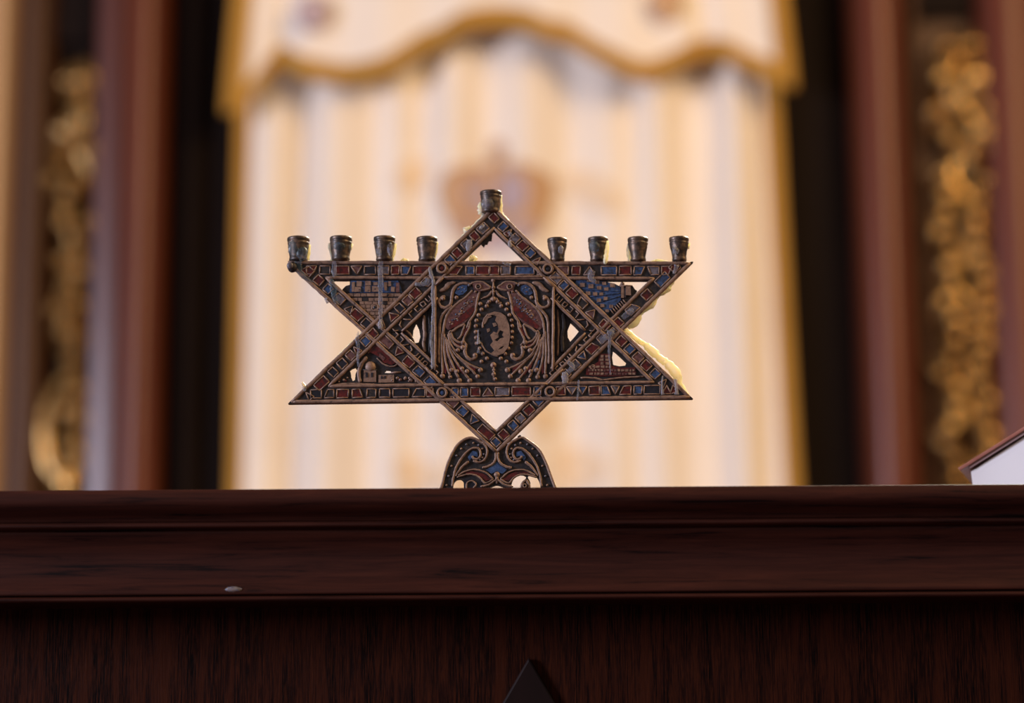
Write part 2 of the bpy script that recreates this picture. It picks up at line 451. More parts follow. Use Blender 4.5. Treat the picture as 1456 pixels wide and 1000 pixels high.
R_, Bl, G_, K_, Pk, Dp = RED, BLU, GRY, BLK, PNK, PAT
star_bar(UP, WUP, 0, [(640, 371, 10, Bl, 'r'), (651, 361, 9, R_, 'r'), (664, 349, 10, G_, 'r'), (676, 337, 8, R_, 'r'), (688, 326, 13, G_, 'r'), (703, 311, 9, R_, 'r'),
    (606, 401, 16, G_, 'y'), (591, 418, 12, R_, 'r'), (580, 428, 10, Pk, 'r'), (569, 439, 9, K_, 'r'), (557, 449, 14, R_, 't'), (543, 462, 10, Dp, 'u'),
    (529, 474, 11, R_, 'r'), (519, 485, 10, Bl, 'r'), (507, 498, 9, R_, 't'), (499, 506, 10, Pk, 'r'), (487, 518, 10, K_, 'r'), (474, 530, 9, K_, 'r'), (457, 545, 19, R_, 'r'), (438, 562, 9, Dp, 't')], 0.0000)
star_bar(UP, WUP, 1, [(449, 0, 14, K_, 'r'), (468, 0, 13, Dp, 'z'), (487, 0, 15, R_, 'r'), (508, 0, 14, R_, 'y'), (528, 0, 12, Dp, 'r'), (547, 0, 14, K_, 'r'), (570, 0, 22, K_, 'r'), (595, 0, 17, K_, 'z'), (611, 0, 8, R_, 'r'),
    (645, 0, 12, Bl, 'z'), (660, 0, 10, Bl, 'r'), (676, 0, 12, R_, 'r'), (694, 0, 15, Pk, 'u'), (714, 0, 19, G_, 'r'), (741, 0, 25, R_, 'r'), (764, 0, 9, Bl, 'r'),
    (797, 0, 12, R_, 'r'), (813, 0, 14, G_, 't'), (828, 0, 12, Bl, 't'), (845, 0, 14, R_, 'r'), (861, 0, 12, Bl, 'y'), (875, 0, 11, G_, 't'), (889, 0, 15, R_, 'z'), (907, 0, 10, Bl, 'r'), (927, 0, 21, K_, 'r'), (948, 0, 12, R_, 'u')] and
    [(a, 571 - 0.012 * (a - 410) - 13, l, c, k) for a, l, c, k in [(449, 14, K_, 'r'), (468, 13, Dp, 'z'), (487, 15, R_, 'r'), (508, 14, R_, 'y'), (528, 12, Dp, 'r'), (547, 14, K_, 'r'), (570, 22, K_, 'r'), (595, 17, K_, 'z'), (611, 8, R_, 'r'),
    (645, 12, Bl, 'z'), (660, 10, Bl, 'r'), (676, 12, R_, 'r'), (694, 15, Pk, 'u'), (714, 19, G_, 'r'), (741, 25, R_, 'r'), (764, 9, Bl, 'r'),
    (797, 12, R_, 'r'), (813, 14, G_, 't'), (828, 12, Bl, 't'), (845, 14, R_, 'r'), (861, 12, Bl, 'y'), (875, 11, G_, 't'), (889, 15, R_, 'z'), (907, 10, Bl, 'r'), (927, 21, K_, 'r'), (948, 12, R_, 'u')]], 0.00008)
star_bar(UP, WUP, 2, [(714, 324, 9, Bl, 'r'), (722, 332, 8, R_, 't'), (731, 341, 9, G_, 'r'), (741, 352, 11, R_, 'r'), (752, 362, 9, Bl, 'r'), (763, 372, 9, R_, 't'),
    (789, 397, 13, G_, 'r'), (801, 407, 9, Bl, 'r'), (813, 418, 12, R_, 'r'), (828, 430, 13, Dp, 'y'), (842, 445, 14, Pk, 't'), (859, 463, 12, R_, 'r'),
    (870, 474, 9, G_, 'r'), (884, 485, 11, R_, 'r'), (896, 496, 10, Bl, 'r'), (908, 508, 12, Pk, 'r'), (920, 519, 11, R_, 'r'), (932, 531, 10, Bl, 'r'), (945, 543, 10, Dp, 't'), (958, 555, 10, R_, 'u')], 0.00016)
star_bar(DN, WDN, 0, [(432, 391, 14, R_, 'z'), (448, 404, 11, R_, 'r'), (462, 416, 10, Bl, 'r'), (478, 430, 13, G_, 'r'), (494, 444, 12, Dp, 'u'), (507, 448, 15, R_, 'r'), (520, 461, 11, K_, 'r'),
    (546, 488, 20, Pk, 'r'), (565, 503, 12, R_, 't'), (580, 516, 13, R_, 'r'), (595, 529, 13, Bl, 'r'), (611, 544, 13, Bl, 'r'),
    (644, 572, 12, Pk, 'r'), (657, 586, 12, Bl, 'r'), (671, 600, 13, Bl, 't'), (689, 617, 22, R_, 'r')], 0.00024)
star_bar(DN, WDN, 1, [(962, 383, 11, R_, 'r'), (943, 399, 19, Bl, 'r'), (920, 420, 12, R_, 'r'), (900, 440, 17, G_, 'y'), (878, 459, 12, R_, 'r'),
    (857, 481, 13, G_, 'r'), (842, 494, 15, R_, 'y'), (829, 507, 11, Bl, 't'), (818, 519, 11, G_, 'r'), (803, 534, 15, Pk, 'z'),
    (767, 571, 11, Bl, 'r'), (753, 584, 12, R_, 'r'), (741, 596, 10, G_, 'r'), (730, 606, 10, Bl, 'r'), (717, 619, 10, R_, 'r'), (706, 630, 9, Bl, 'r')], 0.00032)
star_bar(DN, WDN, 2, [(a, 385, l, c, k) for a, l, c, k in [(443, 13, R_, 'z'), (462, 14, Dp, 'r'), (486, 19, R_, 'r'), (507, 14, Pk, 'u'), (526, 15, K_, 'r'), (545, 14, G_, 'r'), (562, 10, R_, 'r'), (577, 12, Bl, 'z'), (599, 22, R_, 'r'),
    (647, 19, R_, 'z'), (668, 11, Bl, 'r'), (686, 17, R_, 'r'), (703, 12, R_, 'r'), (719, 12, G_, 'r'), (746, 26, Bl, 'r'), (768, 8, R_, 't'),
    (800, 15, Pk, 'r'), (819, 11, R_, 'r'), (838, 15, G_, 't'), (866, 21, Bl, 'r'), (889, 16, R_, 'r'), (909, 14, Bl, 'z'), (929, 15, G_, 'y'), (948, 13, R_, 'z')]], 0.0004)

# rosettes on the four crossings round the centre
for u, v, c in ((628, 382, RED), (779, 383, BLK), (628.5, 559, BLU), (782, 557.5, BLK)):
    bm = bmesh.new()
    slab(bm, [(u + 8.2 * math.cos(2 * PI * i / 16), v + 8.2 * math.sin(2 * PI * i / 16)) for i in range(16)], -0.0008, 0.001, PAT)
    ring(bm, u, v, 6.4, 3.2, 0.0010, -0.0008, COP); dot(bm, u, v, 3.6, 0.0004, -0.0008, c)
    obj('rosette', bm, MEN, men)

# tips: knob at upper left, point at upper right
bm = bmesh.new(); blob(bm, (*at(416, 380, 0).xy, at(416, 380, 0).z), 7.5 * S, 0.0028, 8 * S, PAT, 0.06)
dot(bm, 413, 379, 5.0, 0.0012, -0.0022, GRY, rv=5.5)
obj('corner_knob', bm, MEN, men)

# ---- letter bands beside the centre (worn, strokes no longer readable)
def strokes(bm, p, q, n, y0):
    dx, dy = q[0] - p[0], q[1] - p[1]; L = math.hypot(dx, dy); ux, uy = dx / L, dy / L; nx, ny = -uy, ux
    if ny > 0: nx, ny = -nx, -ny
    def w(s, t): return (p[0] + ux * s + nx * t, p[1] + uy * s + ny * t)
    step = L / n
    G = [[(-.32, 1), (.3, 1), (.34, -.9)], [(.3, 1), (.3, -.2), (-.1, -.8)], [(-.3, .9), (.3, .9), (.3, -.9), (-.35, -.9)], [(-.3, 1), (.25, .3), (.3, -1)],
         [(.3, .9), (-.3, .6), (-.28, -.8), (.3, -.8), (.3, .8)], [(.35, .9), (.0, -.2), (-.35, -1)], [(-.3, .8), (-.3, -.8), (.3, -.8), (.3, .9)]]
    for i in range(n):
        g = G[(i * 5 + n) % len(G)]; c = (i + .5) * step
        ridge(bm, [w(c + a * step * .95, b_ * 4.0) for a, b_ in g], 2.0, 0.0009, y0, COP, smooth=False, jit=0.2)

def letter_band(p, q, p2, q2, n):
    bm = bmesh.new()
    slab(bm, [p, q, q2, p2], 0.0004, TH, PAT)
    ridge(bm, [p2, q2], 4.0, 0.0013, 0.0004, COP, smooth=False)
    m1 = ((p[0] + p2[0]) / 2, (p[1] + p2[1]) / 2); m2 = ((q[0] + q2[0]) / 2, (q[1] + q2[1]) / 2)
    strokes(bm, m1, m2, n, 0.0004)
    obj('letter_band', bm, MEN, men)
letter_band((620, 405), (546, 473), (622, 424), (572, 471), 8)
letter_band((546, 473), (622, 546), (571, 474), (622, 522), 9)
letter_band((784, 407), (858, 474), (784, 424), (832, 470), 8)
letter_band((858, 474), (782, 546), (832, 474), (784, 524), 9)

# ---- side plates with pointed openings
bm = bmesh.new()
slab(bm, [(626, 412), (560, 474), (626, 535)], 0.0022, TH - .0004, PAT,
     holes=[[(591.5, 459), (595.5, 467), (597.5, 478), (595, 486), (590, 487), (586.5, 480), (587.5, 468)]])
ridge(bm, [(603, 449), (603, 462), (604, 476), (602, 489), (604, 500)], 5.0, 0.0018, 0.0022)
ridge(bm, [(609, 440), (611, 470), (610, 508)], 3.0, 0.001, 0.0022, PAT)
ridge(bm, [(575, 468), (583, 475), (590, 489)], 3.0, 0.001, 0.0022)
obj('side_plate', bm, MEN, men)
bm = bmesh.new()
slab(bm, [(780, 412), (845, 474), (780, 535)], 0.0022, TH - .0004, PAT,
     holes=[[(811.5, 458), (817, 463), (823.5, 470), (818, 477), (811, 485), (807.5, 479), (807, 469)]])
ridge(bm, [(800, 446), (802, 462), (799, 480), (800, 500)], 6.0, 0.0018, 0.0022, PAT)
ridge(bm, [(793, 440), (794, 470), (793, 505)], 3.0, 0.0012, 0.0022, COP)
obj('side_plate', bm, MEN, men)

# ---- centre panel
bm = bmesh.new()
Yc = 0.0008
slab(bm, [(616, 394), (789, 394), (789, 549), (616, 549)], Yc, TH - .0002, PAT)
for seg in ([(631, 394.5), (772, 394)], [(631, 394.5), (619, 406)], [(772, 394), (787, 408)], [(618.5, 406), (618.5, 526)], [(787, 408), (786, 528)],
            [(605, 523), (630, 548)], [(630, 548), (779, 546.5)], [(779, 546.5), (800, 526)]):
    ridge(bm, seg, 3.8, 0.0024, Yc, COP, smooth=False)
obj('centre_panel', bm, MEN, men)
CX = 702.3
def bird(mir):
    bm = bmesh.new()
    f = (lambda p: (2 * CX - p[0], p[1])) if mir else (lambda p: p)
    def r(pts, w=2.8, h=0.0013, mi=COP, **k): ridge(bm, [f(p) for p in pts], w * 1.15, h * .8, Yc, mi, **k)
    def fl(pts, mi, h=0.0005): slab(bm, [f(p) for p in pts], Yc - h, Yc + 0.0002, mi)
    def d(u, v, rr, h=0.0013, mi=COP): uu, vv = f((u, v)); dot(bm, uu, vv, rr, h, Yc, mi)
    # body
    fl([(672, 414), (680, 418), (677, 432), (675, 441), (668, 452), (660, 460), (646, 466), (637, 469), (632, 464), (636, 450), (646, 437), (658, 427)], PNK, 0.0006)
    fl([(673, 434), (675, 440), (668, 450), (656, 459), (641, 468), (638, 464), (648, 455), (655, 449), (660, 444)], RED, 0.0008)
    for _ in range(42):
        t = rnd.random(); u = 641 + 30 * t + rnd.uniform(-3, 3); v = 460 - 36 * t + rnd.uniform(-5, 5)
        d(u, v, rnd.uniform(1.0, 1.9), 0.0011, rnd.choice([COP, COP, BLU, GRY, RED]))
    r([(671, 413), (664, 421), (652, 430), (641, 440), (634, 452), (631, 466), (630, 480)], 2.8)
    r([(682, 414), (679, 424), (677, 436), (675, 446), (668, 456), (664, 466)], 2.8)
    r([(660, 461), (650, 466), (643, 471), (638, 473)], 2.6)
    # head and beak
    fl([(671, 402), (680, 400), (689, 403), (697, 409), (688, 412), (683, 415), (675, 414)], PNK, 0.0010)
    r([(669, 404), (676, 401), (686, 401), (692, 405), (697, 409), (690, 412), (684, 413)], 2.4, 0.0018)
    uu, vv = f((680, 408)); ring(bm, uu, vv, 3.6, 1.7, 0.0019, Yc); dot(bm, uu, vv, 1.7, 0.0019, Yc, PAT)
    d(676, 415, 2, 0.0016); d(667, 405.5, 2.2, 0.0016, GRY)
    # neck scroll and wing
    r([(632, 421), (627, 424), (623.5, 430), (627, 436), (635, 437), (641, 431), (642.5, 421), (645, 411), (651, 405), (660, 402.5), (668, 404)], 3.6, 0.0016)
    d(630, 424.5, 3.2, 0.0017)
    r([(625, 414.5), (633, 410), (638, 404), (647, 401.5)], 4.2, 0.0014, taper=lambda t: 0.3 + 1.1 * math.sin(PI * (0.1 + .8 * t)))
    fl([(647, 417), (650, 409), (657, 405), (664, 406), (664, 413), (658, 419), (652, 420)], BLU, 0.0007)
    for u, v in ((652, 411), (657, 409), (656, 415), (661, 411)): d(u, v, 1.6, 0.0011, rnd.choice([GRY, BLU, PNK]))
    d(649, 423, 3.0, 0.0014)
    # outer line behind the back
    r([(642, 435), (633, 443), (626, 455), (624.5, 480), (623.5, 500), (624, 517)], 3.2, 0.0013)
    # leg
    r([(668, 456), (667, 466), (662, 476), (659, 484), (664, 491)], 2.4, 0.0013)
    r([(661, 462), (658, 470), (655, 478), (651, 482)], 2.2, 0.0012)
    fl([(663, 465), (665, 467), (661, 477), (657, 478)], RED, 0.0007)
    # tail
    for pts in ([(640, 470), (643, 479), (649, 485), (657, 487.5)], [(638, 473), (643, 485), (650, 492), (657, 494)], [(637, 476), (641, 490), (647, 498), (653, 499)],
                [(640, 492), (648, 503), (658, 512), (669, 519), (681, 524)], [(638, 487), (647, 503), (661, 517), (677, 533)],
                [(636, 483), (642, 503), (653, 521), (667, 539)], [(634, 480), (637, 501), (644, 520), (652, 537)],
                [(632, 476), (632, 503), (636, 523), (640, 534)], [(629, 472), (628, 500), (629, 520), (629, 532)]):
        r(pts, 2.7, 0.0013)
    for u, v in ((658, 487), (658, 494), (651, 498), (683, 526), (679, 535), (668, 541), (653, 541), (640, 536), (629, 535), (642, 526), (650, 528), (657, 524), (664, 528)):
        d(u, v, rnd.uniform(3.0, 4.2), 0.0013)
    fl([(651, 507), (660, 514), (676, 523), (676, 529), (662, 517)], RED, 0.0007)
    fl([(645, 510), (652, 517), (664, 533), (660, 534), (650, 523)], RED, 0.0007)
    fl([(632, 515), (635, 525), (634, 532), (631, 530)], RED, 0.0007)
    fl([(638, 478), (642, 490), (650, 503), (646, 503), (639, 492)], RED, 0.0007)
    fl([(633, 482), (637, 500), (642, 514), (637, 512), (633, 498)], PNK, 0.0007)
    fl([(636, 508), (641, 516), (647, 530), (641, 526)], BLU if mir else PNK, 0.0007)
    fl([(643, 484), (650, 489), (656, 491), (650, 492)], RED, 0.0007)
    fl([(639, 512), (645, 525), (643, 520)], BLU, 0.0007)
    # hook scroll
    r([(662.5, 492), (661, 500), (663.5, 507), (670, 511), (676, 508), (676.5, 503)], 3.8, 0.0015)
    d(675.5, 505, 3.6, 0.0016)
    # pearls
    for u, v in ((683, 432), (692, 435), (684.6, 440), (680.4, 448), (677.4, 455.6), (676.5, 463.5), (676.5, 472), (677, 480), (677.7, 488), (682, 495.5), (686.5, 503), (692.5, 509.5), (684.6, 514)):
        d(u, v, 3.1, 0.0015)
    # lily petals above
    r([(699.5, 414), (695, 420), (689, 423), (684, 425)], 3.2, 0.0014, taper=lambda t: 1.1 - .7 * t)
    r([(699, 424), (696, 430), (692, 431)], 3.0, 0.0013)
    return obj('bird_relief', bm, MEN, men)
bird(False); bird(True)
# medallion
bm = bmesh.new()
mc = (705, 475)
slab(bm, [(mc[0] + 21 * math.cos(2 * PI * i / 28), mc[1] + 33 * math.sin(2 * PI * i / 28)) for i in range(28)], Yc - .0008, Yc + .0002, BLK)
slab(bm, [(693, 447), (703, 443.5), (712, 445), (719, 450), (724, 463), (725.3, 478), (723, 493), (716, 503), (706, 506.5), (697, 503.5), (703, 499), (697, 491), (701, 486), (697, 477), (702, 472),
          (706, 474), (709, 468), (707.5, 461), (704, 456), (706, 450), (700, 448), (695, 450)], Yc - .0016, Yc, COP,
     holes=[[(711, 470), (716, 472), (714, 477), (717, 480), (711, 482), (707, 486), (703, 484), (709, 480), (708, 475)], [(712, 494), (717, 492), (714, 496), (708, 498)]])
ridge(bm, [(694, 447), (689, 453), (686.5, 461), (686.5, 466)], 2.6, 0.0016, Yc)
ridge(bm, [(684, 487), (690, 498), (699, 504), (708, 507)], 2.0, 0.0014, Yc)
slab(bm, [(692, 468), (696, 467), (697, 471), (693, 473)], Yc - .0012, Yc, COP); slab(bm, [(700, 460), (705, 459), (707, 463), (702, 465)], Yc - .0012, Yc, COP)
slab(bm, [(688, 454), (692, 449), (697, 447), (699, 451), (694, 453), (691, 459), (688, 462)], Yc - .0013, Yc, COP)
obj('medallion', bm, MEN, men)
bm = bmesh.new()
for u, v, r in ((701.5, 398.5, 3.4), (701.5, 409, 3.2), (701.5, 415, 2.2), (701.5, 425, 4.2), (707.5, 429, 3), (695.5, 429, 3)):
    dot(bm, u, v, r, 0.0015, Yc)
ridge(bm, [(701.5, 399), (701.5, 424)], 2.6, 0.0013, Yc, smooth=False)
obj('lily_ornament', bm, MEN, men)
bm = bmesh.new()
for u, v, r in ((701.5, 519, 4.6), (702, 526, 2.5), (702, 532, 3.4), (704, 539, 3)):
    dot(bm, u, v, r, 0.0015, Yc)
ridge(bm, [(702, 520), (702, 540)], 2.6, 0.0013, Yc, smooth=False)
dot(bm, 701.5, 520, 2.0, 0.0018, Yc, RED)
obj('stem_ornament', bm, MEN, men)

# ---- corner scenes
def rects(bm, lst, y, mi):
    for x0, y0, x1, y1 in lst:
        j = lambda: rnd.uniform(-.4, .4)
        slab(bm, [(x0 + j(), y0 + j()), (x1 + j(), y0 + j()), (x1 + j(), y1 + j()), (x0 + j(), y1 + j())], y, 0.003, mi)
ys = 0.0012
# upper left: walled city
bm = bmesh.new()
slab(bm, [(497.5, 394), (497, 404.5), (491.5, 406), (486.5, 411), (478, 405), (500, 440), (538, 474), (560, 462), (625, 398), (620, 394)][0:4] + [(500, 424), (538, 466), (552, 462), (622, 398), (622, 394)], ys, TH - .0004, PAT)
slab(bm, [(499, 399), (566, 399), (570, 408), (572, 416), (497, 416)], ys - .0006, ys + .0005, BLU)
rects(bm, [(500, 401, 504, 415), (507, 400, 514, 407), (519, 400, 527, 406), (531, 401, 537, 406), (504, 408, 513, 415), (519, 407, 527, 415), (529, 407, 538, 415), (546, 401, 550, 413), (556, 408, 561, 415), (552, 400, 556, 407)], ys - .0012, COP)
rects(bm, [(563, 402, 568, 416)], ys - .0012, PNK)
rows = [(417, 494, 570), (423.5, 500, 566), (428.5, 505, 561), (433.5, 510, 556), (438.5, 515, 552), (443.5, 520, 548), (448.5, 526, 545), (453.5, 531, 543)]
for v, a, b_ in rows:
    x = a
    while x < b_:
        w_ = rnd.uniform(5, 12); 
        slab(bm, [(x, v), (min(x + w_ - 0.7, b_), v), (min(x + w_ - 0.7, b_), v + 4.3), (x + .3, v + 4.3)], ys - rnd.uniform(.0005, .0010), 0.003, rnd.choice([COP, COP, COP, COP, COP, PAT]))
        x += w_
ring(bm, 533, 437, 5, 2, 0.0012, ys); dot(bm, 533, 437, 3.5, 0.0012, ys, BLK)
for p in ((511, 412), (524, 413), (533, 411), (552, 419)): dot(bm, *p, 1.4, 0.0016, ys, BLK)
obj('city_relief', bm, MEN, men)
# upper right: blue fan of roofs with a tower
bm = bmesh.new()
slab(bm, [(785, 394), (863, 396), (865, 401), (873.5, 402.5), (880, 406), (884.5, 402), (890, 406), (899, 405), (903, 411), (906, 413), (868, 466), (860, 462), (790, 398)], ys, TH - .0004, PAT)
slab(bm, [(820, 397), (842, 397), (874, 404), (882, 409), (883, 426), (864, 446), (858, 444), (818, 403)], ys - .0006, ys + .0005, BLU)
for u, v, r in ((828, 405, 3.5), (838.5, 397.5, 3.8), (840, 407, 3.6), (849, 401, 3), (852, 409.5, 3), (862, 411, 2.8), (871, 406, 3.4), (836, 417, 3.2), (846, 418, 3), (855, 418, 2.6), (851.5, 427, 3), (861, 424.5, 2.8), (856.5, 434.5, 2.8), (869, 435.5, 2.8), (863, 442, 2.4), (859, 403, 2.6)):
    j = lambda: rnd.uniform(-.4, .4)
    slab(bm, [(u - r + j(), v - r * .8 + j()), (u + r + j(), v - r * .8 + j()), (u + r + j(), v + r * .8), (u - r, v + r * .8 + j())], ys - .0011, ys, COP)
for a, b_ in (((826, 411), (880, 414)), ((838, 422), (882, 417)), ((848, 431), (882, 421))):
    ridge(bm, [a, b_], 1.4, 0.0012, ys, BLU, smooth=False)
rects(bm, [(883, 407, 887, 424), (890, 407, 897, 420)], ys - .0014, COP)
rects(bm, [(887, 409, 890, 423)], ys - .0010, GRY)
ridge(bm, [(881, 406.5), (899, 406)], 2.2, 0.0016, ys, COP, smooth=False)
dot(bm, 885, 403.5, 3.2, 0.0016, ys)
for k in range(7):
    t = k / 6; ridge(bm, [(868 + 18 * t, 440 - 14 * t), (873 + 18 * t, 446 - 14 * t)], 1.3, 0.0012, ys, COP, smooth=False)
obj('roofs_relief', bm, MEN, men)
# lower left: dome and houses under a red drape
bm = bmesh.new()
slab(bm, [(538, 478), (625, 550), (455, 552)], ys, TH - .0004, PAT,
     holes=[[(497, 526), (501, 523), (505, 522), (508, 526), (505.5, 531), (504.5, 540), (501.5, 541.5), (499, 536), (498.5, 530)],
            [(545.5, 530), (549, 525.5), (555, 526), (556, 530)]])
slab(bm, [(531, 488), (538, 489), (552, 502), (566, 514), (557, 519), (546, 516), (538, 507), (531, 503), (524, 500)], ys - .0009, ys + .0004, RED)
slab(bm, [(540, 503), (548, 509), (545, 513), (538, 507)], ys - .0013, ys, PNK)
ridge(bm, [(523, 502), (530, 494), (532, 489)], 2.4, 0.001, ys); ridge(bm, [(536, 509), (546, 518), (558, 521), (566, 517)], 2.0, 0.001, ys)
ridge(bm, [(512, 543), (510, 530), (514, 517), (521, 508)], 5.0, 0.0014, ys)
dot(bm, 526.5, 521.5, 8, 0.0020, ys, COP, rv=8.5)
rects(bm, [(517, 526, 535, 543)], ys - .0012, COP)
ridge(bm, [(516, 526), (536, 526)], 1.8, 0.0016, ys, PAT, smooth=False)
for u in (521.5, 529): rects(bm, [(u - 1.4, 530, u + 1.4, 536.5)], ys - .0015, BLK)
rects(bm, [(538, 533, 560, 544)], ys - .0010, COP)
for u in (543, 547.5): rects(bm, [(u - 1.2, 535, u + 1.2, 538.5)], ys - .0013, BLK)
ridge(bm, [(556, 530), (570, 529)], 3, 0.0012, ys, COP, smooth=False)
for _ in range(16): dot(bm, rnd.uniform(556, 592), rnd.uniform(537, 543), rnd.uniform(1.6, 3), 0.0012, ys, rnd.choice([COP, PNK, COP, RED]))
for _ in range(7): dot(bm, rnd.uniform(481, 494), rnd.uniform(536, 543), rnd.uniform(1.4, 2.4), 0.0012, ys, rnd.choice([COP, RED]))
ridge(bm, [(474, 547), (500, 545.5), (540, 547), (600, 546)], 2.6, 0.0012, ys)
obj('dome_relief', bm, MEN, men)
# lower right: red castle
bm = bmesh.new()
slab(bm, [(862, 476), (950, 548), (785, 550), (800, 535)], ys, TH - .0004, PAT,
     holes=[[(872, 498), (877, 502), (884, 508.5), (891, 515), (889, 519.5), (881, 520.5), (872, 518.5), (870.5, 508)]])
slab(bm, [(852, 503), (868, 503), (869, 520), (885, 523), (903, 522), (905, 533), (880, 535), (848, 535), (833, 533), (834, 524), (844, 518), (851, 514)], ys - .0007, ys + .0004, RED)
for v in (505, 510, 515): rects(bm, [(853 + (v % 2), v, 858, v + 3.4), (861, v, 867, v + 3.4)], ys - .0011, COP)
for v in (520, 525, 530):
    x = 836 + (v % 3)
    while x < 901:
        w_ = rnd.uniform(3.5, 7); rects(bm, [(x, v, min(x + w_ - 1.4, 903), v + 3)] if x < 870 or v > 522 else [], ys - .0011, rnd.choice([COP, COP, PNK])); x += w_
ring(bm, 843, 522, 3.2, 1.8, 0.0012, ys)
ridge(bm, [(826, 537), (845, 537.5), (858, 540), (880, 537.5), (900, 536), (916, 535)], 2.6, 0.0013, ys)
obj('castle_relief', bm, MEN, men)
# small broken casting under the apex
bm = bmesh.new()
slab(bm, [(684, 346), (700, 332), (699, 341), (695, 341), (693, 346), (690, 346), (688, 350)], 0.001, TH - .0006, PAT)
obj('casting_flash', bm, MEN, men)

# ---- foot
bm = bmesh.new()
outer = catmull([(617, 709), (624, 700), (628.5, 690), (635, 664), (645.5, 640), (656, 628), (671, 622.5), (690, 632), (706, 640), (722, 632), (741, 622.5), (752, 627.6), (766, 639), (776, 657.5), (788, 690), (793, 700), (800, 709)], 4)
hl = catmull([(644.5, 697), (645, 688), (649, 682.5), (655, 681.5), (659, 685), (659.5, 693), (660, 702), (650, 705)], 3, True)
hr = catmull([(727.5, 694), (728.5, 684), (734, 676.5), (741, 674.5), (747.5, 677), (747.5, 680.5), (741, 687), (739, 696), (733, 702)], 3, True)
hr2 = catmull([(751, 680), (751, 676.5), (757, 674.5), (764, 679), (768, 688), (768, 697), (762, 702), (755, 696), (754, 686)], 3, True)
ha = catmull([(690, 701), (696, 694), (703, 690.5), (707, 689.8), (711, 690.5), (718, 694), (724, 701), (707, 705)], 3, True)
slab(bm, outer, 0.0006, TH - .0002, PAT, holes=[hl, hr, hr2, ha])
yf = 0.0006
ridge(bm, outer[2:-2][:int(len(outer) * .42)], 3.6, 0.0013, yf, smooth=False, jit=0.1)
ridge(bm, outer[2:-2][-int(len(outer) * .42):], 3.6, 0.0013, yf, smooth=False, jit=0.1)
for mir in (0, 1):
    f = (lambda p: (2 * 706.5 - p[0], p[1])) if mir else (lambda p: p)
    rr = lambda pts, w=3.0, h=0.0014, mi=COP, **k: ridge(bm, [f(p) for p in pts], w, h, yf, mi, **k)
    rr([(643, 692), (645, 678), (650, 662), (660, 647), (670, 638.5), (680, 638), (683.5, 646), (680, 652.5), (674, 652.5), (671.5, 649)], 3.2)
    rr([(686, 629), (691.5, 636), (692.5, 645), (689, 653.5), (681.5, 657.5), (673, 655.5)], 3.0)
    rr([(704.5, 644), (705, 652), (700, 660), (692, 664), (686, 665)], 3.4)
    rr([(666, 657), (658, 663), (651, 672), (648, 677)], 3.4, taper=lambda t: 1.2 - .7 * t)
    slab(bm, [f(p) for p in [(665, 650), (672, 641), (679, 643), (679, 650), (674, 648), (668, 655)]], yf - .0005, yf, BLU)
    slab(bm, [f(p) for p in [(660, 673), (668, 670.5), (680, 671), (690, 675), (699, 682), (690, 684), (684, 678), (674, 674.5)]], yf - .0006, yf, RED)
    rr([(652, 676), (663, 670), (676, 668), (690, 672), (701, 681)], 2.4)
    rr([(650, 679), (663, 675), (675, 675.5), (683, 680), (690, 687), (701, 682)], 2.4)
    rr([(684, 692), (694, 690), (703, 684), (707, 682)], 3.0)
    for k in range(13):
        t = k / 12; pts = catmull([(635, 690), (640, 668), (649, 648), (660, 634), (673, 630), (684, 636), (688, 646), (684, 653), (677, 655.5)], 8)
        p = pts[int(t * (len(pts) - 1))]; q = f(p); dot(bm, q[0], q[1], 1.7, 0.0010, yf, GRY if k % 2 else COP)
slab(bm, [(691, 668), (699, 663), (706, 656), (713, 663), (721, 668), (714, 674), (706.5, 670), (699, 674)], yf - .0006, yf, BLU)
dot(bm, 706.5, 675, 4.5, 0.0014, yf, COP)
ridge(bm, [(706.5, 676), (706.5, 687)], 5, 0.0012, yf, COP, smooth=False)
ridge(bm, [(706, 640), (706, 652)], 3, 0.0012, yf, COP, smooth=False)
slab(bm, [(659, 683), (668, 681), (684, 686), (686, 697), (660, 697)], yf - .0003, yf + .001, BLK)
ridge(bm, [(663, 696), (664, 687), (671, 684), (677, 689), (673, 694)], 2.4, 0.0012, yf)
ridge(bm, [(741, 697), (742, 689), (748, 683), (752, 690), (752, 698)], 3.4, 0.0012, yf)
ring(bm, 746, 691, 2.4, 1.6, 0.0012, yf - .0006)
# standing base bar resting on the table top
zb = P(706, 709)[1]
x0, x1 = P(612, 700)[0], P(804, 700)[0]
box(bm, x0, x1, -0.012, 0.018, T, zb + 0.0008, PAT)
obj('foot', bm, MEN, men)
bm = bmesh.new()
obj_b = slab(bm, [(738, 628), (736, 620), (740, 618), (743, 624)], 0.001, TH, PAT) or obj('casting_lug', bm, MEN, men)

# ---- candle cups
def cup(u, top, bot, wt, wb, name='candle_cup'):
    p = at(u, bot, TH / 2); h = at(u, top, TH / 2).z - p.z
    rt, rb = wt / 2 * S, wb / 2 * S
    bm = bmesh.new()
    pr = [(rb * .7, -0.0006), (rb, 0.0), (rb * 1.06, h * .06), (rb * 1.02, h * .12), (rb * 1.0, h * .2), (rb * 1.12, h * .42), (rt * .93, h * .62), (rt * .92, h * .68), (rt * .97, h * .73), (rt * .97, h * .79), (rt * .92, h * .82),
          (rt * 1.0, h * .86), (rt * 1.0, h * .96), (rt * .97, h), (rt * .84, h), (rt * .8, h * .9), (rt * .74, h * .35), (0.0004, h * .32)]
    lathe(bm, pr, p.x, TH / 2, p.z, 28, PAT, 0.00012)
    for f in bm.faces:
        c = f.calc_center_median().z - p.z
        if rnd.random() < .0: f.material_index = COP
    return obj(name, bm, [M['cupmetal']], men)
